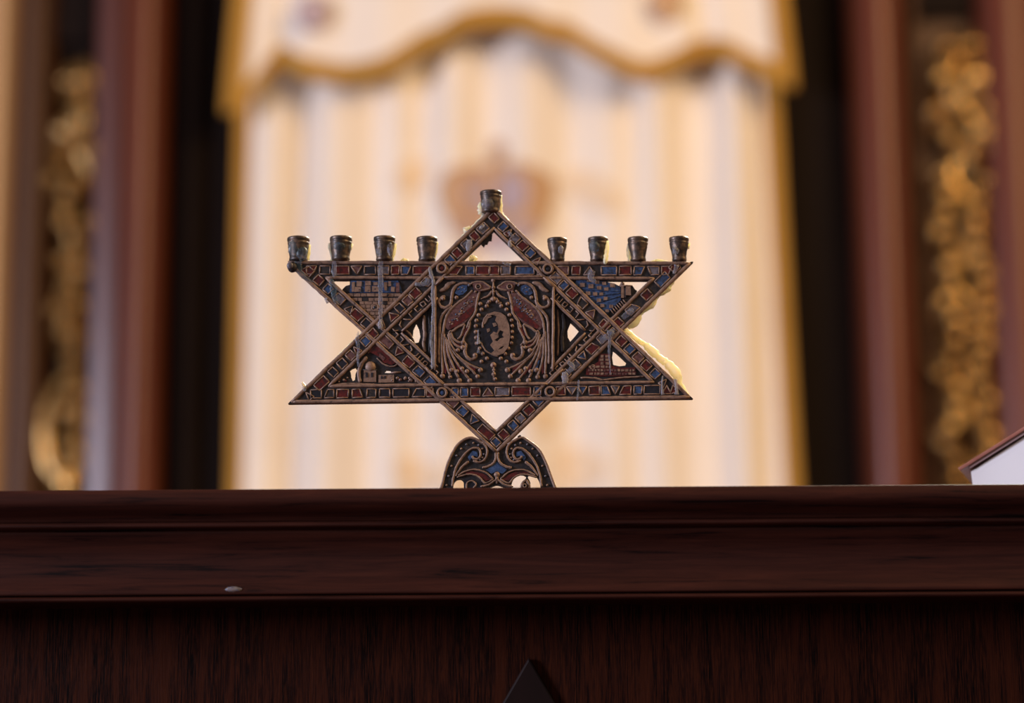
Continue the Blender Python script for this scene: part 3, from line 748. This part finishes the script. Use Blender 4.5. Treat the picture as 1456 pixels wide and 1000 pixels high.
M['cupmetal'] = mottled('bronze_cup', [(0.32, (0.012, 0.011, 0.012)), (0.5, (0.06, 0.038, 0.026)), (0.68, (0.18, 0.105, 0.065))], 260, 0.42, 0.4)
CUPS = [(424, 338.5, 372, 32, 25), (484.5, 338, 371, 32, 25), (546.5, 338, 371.5, 31, 23), (607, 338.5, 372, 30, 23),
        (792.5, 340, 372, 28.5, 20), (850.5, 339, 372, 29, 22), (907.5, 339, 372, 29.5, 21), (966, 338.5, 372, 28.5, 20)]
for c in CUPS: cup(*c)
o = cup(698, 273, 303, 31, 26, 'candle_cup'); o['label'] = 'topmost candle cup with pale wax on it'

# ---- wax
def drip(pts, rad, mat, name='wax_drip', y=-0.0011, flat=0.28, lab=None):
    bm = bmesh.new()
    q = catmull([(u, v, r) for (u, v), r in zip(pts, rad)], 5)
    P3 = []
    for u, v, r in q:
        a = at(u + rnd.uniform(-.3, .3), v, 0); P3.append(Vector((a.x, y, a.z)))
    tube(bm, P3, [max(r, .3) * S * .8 * rnd.uniform(.8, 1.2) for _, _, r in q], 10, 0, flat)
    o = obj(name, bm, M[mat], men, smooth=True)
    if lab: o['label'] = lab
    return o
drip([(611, 380), (613, 390), (616, 400), (615, 420), (616, 440), (615, 460), (613.5, 480), (614, 500), (615.5, 515), (614.5, 525)], [2.2, 3, 2.6, 2.6, 2.3, 2.2, 2.4, 2.4, 3.0, 1.8], 'wax_drop', lab='long pale wax run left of the bird panel')
drip([(541.5, 372), (541, 385), (541.5, 400), (541, 420), (541.5, 440), (541, 455), (541.5, 466)], [4, 3.6, 4.4, 4, 3.4, 2.8, 2], 'wax_thin')
drip([(541, 455), (541, 462), (541.5, 468)], [1.5, 4.2, 3.4], 'wax_drop', y=-.0016)
drip([(510, 472), (508, 484), (510, 496), (509, 512), (510, 522)], [1.4, 3.4, 2.6, 2, 1.5], 'wax_thin')
drip([(429, 545), (432, 549), (434, 557)], [2.4, 3.6, 2.6], 'wax_drop')
drip([(424, 372), (425, 384), (432, 394), (446, 402)], [8, 6, 4, 2], 'wax_teal', y=-.001)
drip([(471, 398), (474, 410), (476, 424), (480, 434)], [4, 6, 5, 3], 'wax_teal', y=-.001)
drip([(476, 372), (475, 384), (476, 394)], [3, 4.6, 3.6], 'wax_thin')
drip([(463, 425), (466, 432)], [2.6, 2.6], 'wax_drop')
drip([(668, 342), (667, 350), (666, 358)], [4.4, 5.2, 3.4], 'wax_drop', y=-.0014, lab='pale wax drop near the top point')
drip([(688, 320), (683, 326)], [2.4, 3], 'wax_drop')
drip([(724, 343), (725, 348), (726, 352)], [2.2, 3.6, 2.4], 'wax_drop')
drip([(942, 535), (941, 548), (942, 562)], [1.4, 1.6, 3], 'wax_drop')
drip([(960, 540), (961.5, 552), (962, 562)], [2.6, 2.2, 4.2], 'wax_drop', y=-.0018, lab='round wax drop at the right lower point')
drip([(868, 470), (867, 484), (866, 500), (867, 520), (868, 534)], [6, 3.4, 2, 1.2, .8], 'wax_thin')
drip([(872, 472), (862, 480), (853, 489)], [5, 5.5, 3], 'wax_thin')
drip([(802, 530), (804, 538), (803, 546)], [4, 6, 3.6], 'wax_drop')
drip([(808, 515), (814, 523), (803, 534)], [3, 5, 4], 'wax_thin')
drip([(680, 470), (680, 482), (680.5, 490)], [1, 2.2, 3.6], 'wax_drop')
drip([(680, 496), (680, 503)], [1.4, 3], 'wax_thin')
drip([(960, 384), (962, 378), (958, 390)], [3, 4, 2], 'wax_drop')
drip([(823, 541), (822, 556), (821, 570)], [1.4, 2, 1.6], 'wax_thin')
drip([(843, 385), (840, 395), (846, 402)], [5, 6, 3], 'wax_thin')
drip([(590, 405), (604, 404), (608, 396)], [3, 5, 4], 'wax_thin')
drip([(900, 440), (893, 446), (885, 453)], [3, 5, 4], 'wax_thin')
drip([(722, 330), (730, 338)], [3, 3.4], 'wax_thin')
drip([(714, 374), (726, 378)], [1.5, 3.6], 'wax_thin')

def crust(pts, rad, y=TH * .7, mat='wax'):
    """wax run set on the edge of the plate, behind its front face"""
    bm = bmesh.new()
    q = catmull([(u, v, r) for (u, v), r in zip(pts, rad)], 5)
    P3 = [Vector((at(u, v, 0).x, y, at(u, v, 0).z)) for u, v, r in q]
    tube(bm, P3, [max(r, .4) * S * 1.35 * rnd.uniform(.75, 1.25) for _, _, r in q], 10, 0, 0.7)
    return obj('wax_crust', bm, M[mat], men, smooth=True)
crust([(966, 385), (955, 400), (948, 411), (935, 420), (925, 433), (912, 443), (904, 455), (893, 464)], [1, 2.6, 3.4, 2, 3.8, 2.6, 4.2, 3])
crust([(888, 467), (897, 474), (908, 483), (918, 489), (928, 498), (940, 509), (950, 516), (962, 530), (968, 545), (980, 560)], [3.4, 3.2, 2.6, 3.4, 4.4, 3.6, 4.6, 5, 3.0, 1])
crust([(688, 306), (678, 316), (666, 328), (655, 339), (640, 353), (627, 367)], [3, 2.2, 2.6, 2, 1.2, .8])
crust([(660, 330), (664, 327), (669, 321)], [2, 5.5, 2.4])
crust([(712, 303), (719, 311), (725, 321), (738, 332), (748, 343), (760, 354)], [2.8, 3, 3.4, 1.8, 1.6, 1])
crust([(684, 286), (683.5, 292), (684.5, 299), (690, 303)], [2.4, 3.2, 4, 3])
crust([(712, 276), (712.5, 290), (711, 302)], [1.2, 1.6, 2.6])
crust([(668, 370), (673, 366), (674, 370)], [2, 4.2, 3])
crust([(569, 371), (574, 368), (580, 371)], [1.5, 2.6, 1.5])
crust([(468, 372), (474, 368), (478, 371)], [2, 3, 2])
crust([(925, 371), (935, 369.5), (950, 370)], [1, 2, 1])
crust([(440, 346), (439, 356), (437, 368)], [1, 1.6, 1.6])
crust([(468, 344), (469, 352), (472, 366)], [1.4, 2, 1])
crust([(500, 345), (498, 354)], [1.8, 1])
crust([(533, 342), (535, 356), (538, 368)], [1.2, 1.6, 1])
crust([(562, 345), (560, 356), (557, 370)], [1.4, 1.8, 1.2])
crust([(621, 342), (620, 352), (618, 362), (616, 371)], [1.2, 2.0, 1.6, 1])
crust([(864, 343), (863, 356), (861, 370), (860, 376)], [1.2, 2.4, 2.4, 1.6], y=-.001)
crust([(894, 344), (895, 356), (896, 370)], [1.2, 2.6, 2])
crust([(980, 344), (979, 352)], [1.4, 1.2])
crust([(515, 470), (508, 480), (492, 493), (476, 508)], [1.2, 1.8, 1.2, .6])
crust([(779, 664), (784, 678), (790, 692)], [.8, 1.4, 1.2])
crust([(768, 641), (775, 656)], [.8, 1])
# wax drips coating the cups in front
def cupwax(u, v, w, h, mat, y=-0.0042):
    bm = bmesh.new(); a = at(u, v, 0); blob(bm, (a.x, y, a.z), w * S, 0.0013, h * S, 0, 0.18); obj('wax_patch', bm, M[mat], men, smooth=True)
cupwax(418, 355, 8, 12, 'wax_teal', -.0025); cupwax(430, 362, 8, 11, 'wax_teal', -.0025)
cupwax(483, 352, 9, 6, 'wax_teal', -.0032)
cupwax(539, 360, 4, 7, 'wax_thin', -.0028); cupwax(555, 356, 4, 10, 'wax_thin', -.0026)
cupwax(797, 357, 4, 6, 'wax_thin', -.0028); cupwax(845, 352, 8, 9, 'wax_teal', -.003)
cupwax(693, 292, 9, 8, 'wax_thin', -.0030)
cupwax(960, 358, 5, 6, 'wax_thin', -.0024)

# ================================================================== white lidded box, right end of the table
BYAW = math.radians(17)
BA = Vector((math.cos(BYAW), -math.sin(BYAW), 0)); BB = Vector((math.sin(BYAW), math.cos(BYAW), 0))
B0 = at(1381, 690, 0.06)
def bxp(u, v):
    """point of the box's front face, in that face's own width and height"""
    d = ROT @ Vector(((u - W / 2) / FPX, -(v - H / 2) / FPX, -1.0))
    t = (B0 - CAM).dot(BB) / d.dot(BB); p = CAM + d * t
    return ((p - B0).dot(BA), p.z)
def prism(bm, pts, d0, d1):
    slab3(bm, [pts], d0, d1, 0)
    for v in bm.verts:
        v.co = Vector((B0.x, B0.y, 0)) + BA * v.co.x + BB * v.co.y + Vector((0, 0, v.co.z))
wL, zL = bxp(1380.5, 671); wB = bxp(1387, 708)[0]; HW = 0.055; SL = 0.60
cxb = wL + HW; zap = zL + HW * SL
bxo = thing('lidded_box', (B0 + BA * HW + BB * .04).to_tuple()[:2] + (T,), 'white box with slanted reddish lid at right end of the table', 'box')
bm = bmesh.new()
prism(bm, [(wB, T), (wL, zL), (cxb, zap), (2 * cxb - wL, zL), (2 * cxb - wB, T)], 0, .08)
obj('box_body', bm, M['white'], bxo)
tw, tz = bxp(1363, 667)
for s_ in (1, -1):
    mx = lambda x: cxb + (x - cxb) * s_
    sl = (zap + .0035 - tz + .001) / (cxb - tw)
    line = lambda x, o_: tz + (x - tw) * sl + o_
    bm = bmesh.new(); prism(bm, [(mx(tw), line(tw, 0)), (mx(cxb), line(cxb, 0)), (mx(cxb), line(cxb, -.0022)), (mx(tw + .0015), line(tw, -.0016))], -.004, .084)
    lid = obj('lid_board', bm, M['lid'], bxo); bevel(lid, .0005)
    bm = bmesh.new(); prism(bm, [(mx(tw + .006), line(tw + .006, -.0018)), (mx(cxb), line(cxb, -.0018)), (mx(cxb), line(cxb, -.0042)), (mx(tw + .0068), line(tw + .0068, -.0042))], -.0025, .082)
    obj('lid_underside', bm, M['lidtrim'], bxo)

# ================================================================== ark behind
YA = 3.0
def X(u, Y=YA, v=400): return at(u, v, Y).x
ZT = 3.05; ZB = 0.0
ark = thing('torah_ark', (0, YA + .3, 0), 'dark mahogany ark cabinet with red pillars framing the white curtain', 'cabinet')
def panel(name, u0, u1, yf_, yb, mat, lab=None, z0=ZB, z1=ZT):
    bm = bmesh.new(); box(bm, X(u0, yf_), X(u1, yf_), yf_, yb, z0, z1)
    o = obj(name, bm, mat, ark)
    if lab: o['label'] = lab
    return o
def pillar(name, u0, u1, yf_, depth, mat, shape=1.0):
    """half-round engaged pillar"""
    bm = bmesh.new(); x0, x1 = X(u0, yf_), X(u1, yf_); r = (x1 - x0) / 2; cx = (x0 + x1) / 2; n = 20
    prf = [(cx - r * math.cos(PI * i / n), yf_ + depth - depth * math.sin(PI * i / n) ** shape) for i in range(n + 1)]
    prf = [(x0, yf_ + depth + .1)] + prf + [(x1, yf_ + depth + .1)]
    lo = [bm.verts.new((x, y, ZB)) for x, y in prf]; hi = [bm.verts.new((x, y, ZT)) for x, y in prf]
    for i in range(len(prf)):
        j = (i + 1) % len(prf)
        f = bm.faces.new((lo[i], lo[j], hi[j], hi[i])); f.smooth = 0 < i < len(prf) - 2
    for z in (ZB, ZT):
        bm.faces.new([bm.verts.new((x, y, z)) for x, y in prf])
    return obj(name, bm, mat, ark)
# backboard and recesses
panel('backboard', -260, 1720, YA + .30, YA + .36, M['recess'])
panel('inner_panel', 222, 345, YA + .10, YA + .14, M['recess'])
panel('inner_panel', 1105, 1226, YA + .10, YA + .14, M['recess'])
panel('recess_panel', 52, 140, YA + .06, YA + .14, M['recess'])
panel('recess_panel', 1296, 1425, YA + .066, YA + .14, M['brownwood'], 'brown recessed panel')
# pillars
pillar('pale_jamb', -60, 6, YA - .02, .05, M['palewood'])
pillar('pillar', 6, 60, YA, .05, M['brownwood'])
bm = bmesh.new()
sp = [(X(122, YA), YA + .06), (X(128, YA), YA + .012), (X(133, YA), YA - .003), (X(158, YA), YA - .0115), (X(163, YA), YA - .012), (X(168, YA), YA + .02), (X(168, YA), YA + .09), (X(122, YA), YA + .09)]
lo = [bm.verts.new((x, y, ZB)) for x, y in sp]; hi = [bm.verts.new((x, y, ZT)) for x, y in sp]
for i in range(len(sp)):
    bm.faces.new((lo[i], lo[(i + 1) % len(sp)], hi[(i + 1) % len(sp)], hi[i]))
bm.faces.new(lo); bm.faces.new(hi)
o = obj('splayed_moulding', bm, M['splay'], ark); bevel(o, .003)
pillar('pillar', 160, 222, YA - .02, .05, M['pillar'])
pillar('thin_moulding', 248, 284, YA + .06, .03, M['recess2'] if 'recess2' in M else M['recess'])
pillar('pillar', 1230, 1300, YA - .02, .05, M['pillar'])
pillar('fluted_strip', 1299, 1322, YA + .03, .03, M['brownwood'])
pillar('pillar', 1412, 1500, YA - .02, .055, M['pillar'])
panel('cornice', -260, 1720, YA - .06, YA + .36, M['mahog'], None, ZT, ZT + .15)
panel('plinth', -260, 1720, YA - .04, YA + .30, M['mahog'], None, 0.0, 0.25)
# dark heads above the carvings
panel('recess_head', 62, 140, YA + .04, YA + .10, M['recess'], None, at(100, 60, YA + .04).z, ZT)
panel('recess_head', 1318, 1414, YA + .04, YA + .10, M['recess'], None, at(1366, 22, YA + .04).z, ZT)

# carvings
YC = YA + .035
def carving(name, lab):
    o = bpy.data.objects.new(name, None); COL.objects.link(o); o.parent = ark; ORG[o.name] = ORG[ark.name]; o['label'] = lab; return o
def cleaf(par, u, v, L, Wd, ang, mat='gold', y=YC):
    """carved acanthus lobe, hollowed along its midrib"""
    bm = bmesh.new(); c = at(u, v, y); s = (4.35 / DIST) * S
    n, m_ = 10, 7; rows = []
    for i in range(n + 1):
        t = i / n; w_ = Wd * s * .5 * (math.sin(PI * min(t * .92 + .06, 1)) ** .7); row = []
        for j in range(m_):
            q = -1 + 2 * j / (m_ - 1)
            lx = (t - .5) * L * s; ly = q * w_
            dz = .035 * math.sin(PI * t) * (0.55 + .45 * math.cos(q * PI * .5)) - .010 * (1 - abs(q)) ** 2 + .012 * t
            lx2 = lx * math.cos(ang) - ly * math.sin(ang); lz2 = lx * math.sin(ang) + ly * math.cos(ang)
            row.append(bm.verts.new((c.x + lx2, y - dz, c.z + lz2)))
        rows.append(row)
    back = [[bm.verts.new((p.co.x, y + .03, p.co.z)) for p in r] for r in rows]
    for A, B in zip(rows[:-1], rows[1:]):
        for j in range(m_ - 1):
            f = bm.faces.new((A[j], A[j + 1], B[j + 1], B[j])); f.smooth = True
    for A, B in zip(back[:-1], back[1:]):
        for j in range(m_ - 1): bm.faces.new((A[j], B[j], B[j + 1], A[j + 1]))
    loop = lambda R: [r[0] for r in R] + R[-1][1:] + [r[-1] for r in reversed(R[:-1])] + list(reversed(R[0][1:-1]))
    lf, lb = loop(rows), loop(back)
    for i in range(len(lf)):
        j = (i + 1) % len(lf)
        try: bm.faces.new((lf[i], lf[j], lb[j], lb[i]))
        except ValueError: pass
    return obj('carved_leaf', bm, M[mat], par)
def cball(par, u, v, r, mat='gold', y=YC):
    bm = bmesh.new(); c = at(u, v, y); s = (4.35 / DIST) * S
    blob(bm, (c.x, y - .01, c.z), r * s, .035, r * s, 0, 0.03, 16)
    for k in range(7):
        a = 2 * PI * k / 7; blob(bm, (c.x + r * s * .85 * math.cos(a), y + .005, c.z + r * s * .85 * math.sin(a)), r * s * .4, .02, r * s * .4, 0, 0.03, 8)
    return obj('carved_rosette', bm, M[mat], par, smooth=True)
def cscroll(par, pts, w0, w1, mat='gold', y=YC):
    bm = bmesh.new(); q = catmull(pts, 7); s = (4.35 / DIST) * S
    P3 = [Vector((at(u, v, y).x, y - .008, at(u, v, y).z)) for u, v in q]
    n = len(P3); tube(bm, P3, [(w0 + (w1 - w0) * i / (n - 1)) * .5 * s for i in range(n)], 10, 0, .8)
    return obj('carved_scroll', bm, M[mat], par)
cl = carving('gilded_carving', 'gilded leaf carving, pinkish lit, left of curtain')
D = math.radians
for a in [(104, 122, 66, 38, 75), (126, 118, 70, 36, 100), (118, 180, 80, 30, 80), (92, 192, 60, 26, 65), (132, 222, 76, 28, 118), (110, 205, 60, 20, 112),
          (90, 228, 44, 32, 40), (76, 262, 46, 26, 80), (112, 262, 60, 28, 125), (96, 285, 50, 24, 70), (126, 322, 50, 26, 110), (108, 362, 54, 28, 85), (90, 375, 44, 22, 100),
          (118, 390, 50, 26, 70), (100, 412, 50, 30, 95), (82, 445, 44, 26, 75), (112, 440, 56, 30, 110), (95, 478, 52, 30, 70), (118, 485, 48, 24, 100), (104, 515, 44, 26, 90),
          (112, 560, 60, 30, 100), (95, 590, 56, 22, 75), (118, 600, 56, 26, 110), (104, 640, 56, 30, 80), (122, 655, 50, 24, 95), (92, 690, 60, 40, 20), (100, 735, 80, 44, 90)]:
    cleaf(cl, *a[:4], D(a[4]))
cball(cl, 93, 323, 15); cball(cl, 90, 226, 13)
cscroll(cl, [(112, 530), (88, 545), (70, 580), (64, 625), (72, 665), (90, 684), (104, 676), (100, 660)], 16, 26)
cscroll(cl, [(128, 110), (104, 190), (128, 250), (90, 300), (112, 370), (86, 430), (112, 500)], 20, 16)
cr = carving('gilded_carving', 'gilded leaf carving, golden lit, right of curtain')
rc = random.Random(11)
for a in [(1345, 75, 60, 36, 80), (1378, 72, 56, 34, 95), (1340, 115, 70, 34, 100), (1385, 118, 90, 34, 82), (1362, 150, 70, 26, 60), (1402, 160, 60, 30, 105), (1330, 165, 60, 30, 70),
          (1350, 200, 50, 30, 120), (1392, 195, 66, 36, 75), (1372, 230, 44, 24, 20), (1410, 215, 40, 26, 90)]:
    cleaf(cr, *a[:4], D(a[4]))
for k in range(34):
    v = 285 + k * 12.5; u = 1366 + 8 * (v - 285) / 400 + (26 if k % 2 else -26) * rc.uniform(.5, 1.25)
    cleaf(cr, u, v, rc.uniform(40, 62), rc.uniform(22, 34), D(rc.uniform(30, 150)))
cball(cr, 1335, 254, 16); cball(cr, 1394, 264, 17); cball(cr, 1400, 182, 14); cball(cr, 1386, 430, 14); cball(cr, 1402, 590, 12)
cscroll(cr, [(1372, 60), (1350, 130), (1392, 190), (1350, 250), (1396, 320), (1352, 400), (1400, 470), (1360, 560), (1408, 640), (1370, 720)], 20, 20)

# ================================================================== curtain
YK = YA + .04
FOLDS = [(345, 26, -.012), (372, 22, .012), (425, 17, -.030), (465, 28, .018), (530, 20, -.012), (560, 22, .010), (598, 18, -.014), (640, 26, .012), (690, 22, -.009),
         (745, 24, .014), (812, 26, -.016), (870, 24, .008), (905, 18, -.010), (935, 22, .012), (985, 20, -.015), (1015, 16, -.016), (1052, 20, .018), (1085, 14, -.012)]
def cloth_y(u, v, amp=1.0):
    # folds gather a little towards the top
    uc = 730 + (u - 730) * (1 + .00010 * (400 - v)) if True else u
    return -1.35 * sum(d * math.exp(-((uc - c) / w_) ** 2) for c, w_, d in FOLDS) * amp + .004 * math.sin(u * .045 + v * .004)
def sheet(name, u0f, u1f, vtop, vbotf, y0, nu, nv, mat, parent=None, amp=1.0, thick=.0025, yadd=None, mk=None):
    bm = bmesh.new(); fr = []
    for i in range(nu + 1):
        t = i / nu; row = []
        for k in range(nv + 1):
            s_ = k / nv
            um = u0f(0) + (u1f(0) - u0f(0)) * t
            vb = vbotf(um); v = vtop + (vb - vtop) * s_
            u = u0f(v) + (u1f(v) - u0f(v)) * t
            yy = y0 + cloth_y(u, v, amp) + (yadd(t, s_) if yadd else 0)
            p = at(u, v, y0); row.append(bm.verts.new((p.x, yy, p.z)))
        fr.append(row)
    for A, B in zip(fr[:-1], fr[1:]):
        for k in range(nv):
            f = bm.faces.new((A[k], A[k + 1], B[k + 1], B[k])); f.smooth = True
    o = obj(name, bm, mat, parent)
    md = o.modifiers.new('solid', 'SOLIDIFY'); md.thickness = thick; md.offset = 0
    return o
left = lambda v: 336 - .022 * (v - 150)
right = lambda v: 1108 + .055 * (v - 150)
cp = at(730, 400, YK)
curt = thing('ark_curtain', (cp.x, YK, at(730, 1050, YK).z), 'long cream satin ark curtain with gold side borders and embroidered crown', 'curtain')
sheet('curtain_cloth', lambda v: left(v) + 17, lambda v: right(v) - 17, -60, lambda u: 1050, YK, 180, 40, M['satin'], curt)
sheet('gold_border', left, lambda v: left(v) + 20, -60, lambda u: 1050, YK - .004, 10, 40, M['goldcloth'], curt, thick=.005)
sheet('gold_border', lambda v: right(v) - 22, right, -60, lambda u: 1050, YK - .004, 10, 40, M['goldcloth'], curt, thick=.005)

def applique(name, pts, mat, parent, y0=YK, h=.004, lab=None, amp=1.0, smooth=True):
    """stitched patch that lies on the folds"""
    if smooth: pts = catmull(pts, 5, True)
    bm = bmesh.new()
    us = [p[0] for p in pts]; vs = [p[1] for p in pts]
    N = 26; g = {}
    def inside(u, v):
        c = False; n = len(pts)
        for i in range(n):
            (x1, y1), (x2, y2) = pts[i], pts[(i + 1) % n]
            if (y1 > v) != (y2 > v) and u < (x2 - x1) * (v - y1) / (y2 - y1) + x1: c = not c
        return c
    du = (max(us) - min(us)) / N; dv = (max(vs) - min(vs)) / N
    def vert(i, k):
        if (i, k) not in g:
            u = min(us) + i * du; v = min(vs) + k * dv; p = at(u, v, y0)
            g[(i, k)] = bm.verts.new((p.x, y0 + cloth_y(u, v, amp) - h, p.z))
        return g[(i, k)]
    for i in range(N):
        for k in range(N):
            if inside(min(us) + (i + .5) * du, min(vs) + (k + .5) * dv):
                f = bm.faces.new((vert(i, k), vert(i + 1, k), vert(i + 1, k + 1), vert(i, k + 1))); f.smooth = True
    o = obj(name, bm, M[mat], parent)
    md = o.modifiers.new('solid', 'SOLIDIFY'); md.thickness = h; md.offset = 0
    if lab: o['label'] = lab
    return o
crown = applique('embroidered_crown', [(632, 250), (645, 242), (668, 236), (690, 232), (700, 224), (712, 224), (722, 232), (745, 236), (768, 242), (784, 252), (788, 275), (780, 305), (765, 335), (740, 352), (705, 356), (670, 352), (645, 335), (632, 305), (625, 275)], 'embroid', curt, lab='tan embroidered crown')
applique('crown_finial', [(696, 214), (699, 204), (707, 200), (715, 204), (718, 214), (714, 224), (700, 224)], 'embroid', crown, h=.007)
applique('crown_band', [(650, 318), (705, 330), (760, 318), (752, 345), (705, 356), (660, 345)], 'mauve', crown, h=.007)
for pts in ([(660, 262), (690, 250), (694, 300), (662, 300)], [(716, 250), (748, 262), (746, 300), (714, 300)]):
    applique('crown_jewel', pts, 'mauve', crown, h=.007)
for pts in ([(560, 250), (590, 225), (610, 235), (600, 262), (575, 275)], [(800, 250), (830, 236), (870, 270), (880, 300), (850, 300), (815, 275)],
            [(628, 590), (645, 575), (668, 590), (665, 612), (640, 618)], [(740, 578), (765, 570), (790, 590), (782, 615), (755, 612)],
            [(560, 660), (590, 650), (625, 668), (622, 694), (580, 700)], [(790, 640), (830, 636), (860, 660), (845, 692), (800, 690)], [(640, 670), (680, 655), (720, 672), (718, 740), (650, 740)]):
    applique('embroidered_leaf', pts, 'yembroid', curt)

# valance over the curtain top
YV = YA - .022
hem = catmull([(318, 152), (340, 146), (362, 124), (380, 98), (400, 76), (412, 88), (432, 101), (465, 108), (505, 110), (545, 103), (575, 84), (600, 67), (625, 60), (650, 44), (680, 35), (715, 31), (750, 37), (775, 51),
               (805, 54), (835, 72), (870, 92), (905, 108), (930, 105), (965, 90), (1005, 70), (1035, 76), (1065, 92), (1100, 106), (1130, 118)], 4)
def hemv(u):
    for (a, b_), (c, d) in zip(hem[:-1], hem[1:]):
        if a <= u <= c: return b_ + (d - b_) * (u - a) / (c - a + 1e-9)
    return hem[0][1] if u < hem[0][0] else hem[-1][1]
vp = at(730, 60, YV)
val = thing('ark_valance', (vp.x, YV, vp.z), 'scalloped cream valance with gold braid hem above the ark curtain', 'valance')
VF = lambda t, s_: -.015 * math.exp(-((t - .5) / .32) ** 4) * s_ + .03 * (math.exp(-((t - .10) / .018) ** 2) + math.exp(-((t - .848) / .022) ** 2))
l2 = lambda v: 343 - .150 * (v + 0) if v > 0 else 343 + .0 * v
def vl(v): return 345 - .17 * max(min(v, 160), -80)
def vr(v): return 1106 + .20 * max(min(v, 130), -80)
def vsheet(name, ta, tb, v0f, v1f, mat, dy, thick, nu=160, nv=14):
    bm = bmesh.new(); fr = []
    for i in range(nu + 1):
        t = ta + (tb - ta) * i / nu; um = 318 + (1130 - 318) * t; row = []
        for k in range(nv + 1):
            s_ = k / nv; v = v0f(um) + (v1f(um) - v0f(um)) * s_
            vb = hemv(um); gl = max(0, min(1, (v + 90) / (vb + 90)))
            u = um + (1 - gl) * (-(um - 724)) * .055
            yy = YV + VF(t, gl) + .005 * math.sin(um * .055) + dy
            p = at(u, v, YV); row.append(bm.verts.new((p.x, yy, p.z)))
        fr.append(row)
    for A, B in zip(fr[:-1], fr[1:]):
        for k in range(nv):
            f = bm.faces.new((A[k], A[k + 1], B[k + 1], B[k])); f.smooth = True
    o = obj(name, bm, mat, val); md = o.modifiers.new('solid', 'SOLIDIFY'); md.thickness = thick; md.offset = 0
    return o
vsheet('valance_cloth', 0.0, 1.0, lambda u: -90, lambda u: hemv(u) - 2, M['satin'], 0, .003)
vsheet('gold_braid', 0.0, 1.0, lambda u: hemv(u) - 18, lambda u: hemv(u) + 12, M['goldcloth'], -.006, .008, nv=4)
vsheet('side_braid', 0.0, 0.032, lambda u: -90, lambda u: hemv(u), M['goldcloth'], -.006, .008, nu=6)
vsheet('side_braid', 0.968, 1.0, lambda u: -90, lambda u: hemv(u), M['goldcloth'], -.006, .008, nu=6)
bm = bmesh.new(); blob(bm, at(446, 18, YV - .02), .035, .006, .035, 0, .1, 14); obj('embroidered_flower', bm, M['mauve'], val, True)
bm = bmesh.new(); blob(bm, at(945, 4, YV - .02), .032, .006, .035, 0, .1, 14); obj('embroidered_flower', bm, M['embroid'], val, True)
bm = bmesh.new(); tube(bm, [Vector((at(320, -88, YV).x, YV + .01, at(730, -88, YV).z)), Vector((at(1130, -88, YV).x, YV + .01, at(730, -88, YV).z))], .012, 12); obj('valance_rail', bm, M['palewood'], val, True)

# ================================================================== room shell
bm = bmesh.new(); box(bm, -4, 4, -4.5, 4.2, -.05, 0.0); struct(obj('floor', bm, M['carpet']))
bm = bmesh.new(); box(bm, -4, 4, 4.0, 4.2, 0.0, 4.2); struct(obj('wall_back', bm, M['plaster']))

# ================================================================== light
w = bpy.data.worlds.new('world'); scene.world = w; w.use_nodes = True
bg = w.node_tree.nodes['Background']; bg.inputs['Color'].default_value = (0.62, 0.52, 0.50, 1); bg.inputs['Strength'].default_value = 0.30
def area(name, loc, target, sx, sy, power, col):
    l = bpy.data.lights.new(name, 'AREA'); l.shape = 'RECTANGLE'; l.size = sx; l.size_y = sy; l.energy = power; l.color = col
    o = bpy.data.objects.new(name, l); COL.objects.link(o); o.location = loc
    o.rotation_euler = (Vector(target) - Vector(loc)).to_track_quat('-Z', 'Y').to_euler()
    return o
area('window_daylight', (-3.9, -1.5, 1.95), (0, 2.0, 1.5), 0.8, 1.3, 235, (0.76, 0.79, 1.0))
area('hall_lamp', (2.6, -0.6, 3.5), (0.2, 3.0, 1.9), 1.9, 1.9, 150, (1.0, 0.68, 0.34))
area('ark_lamp', (0.9, 1.4, 2.6), (0.1, 0.0, 1.25), 0.3, 0.3, 120, (1.0, 0.9, 0.70))
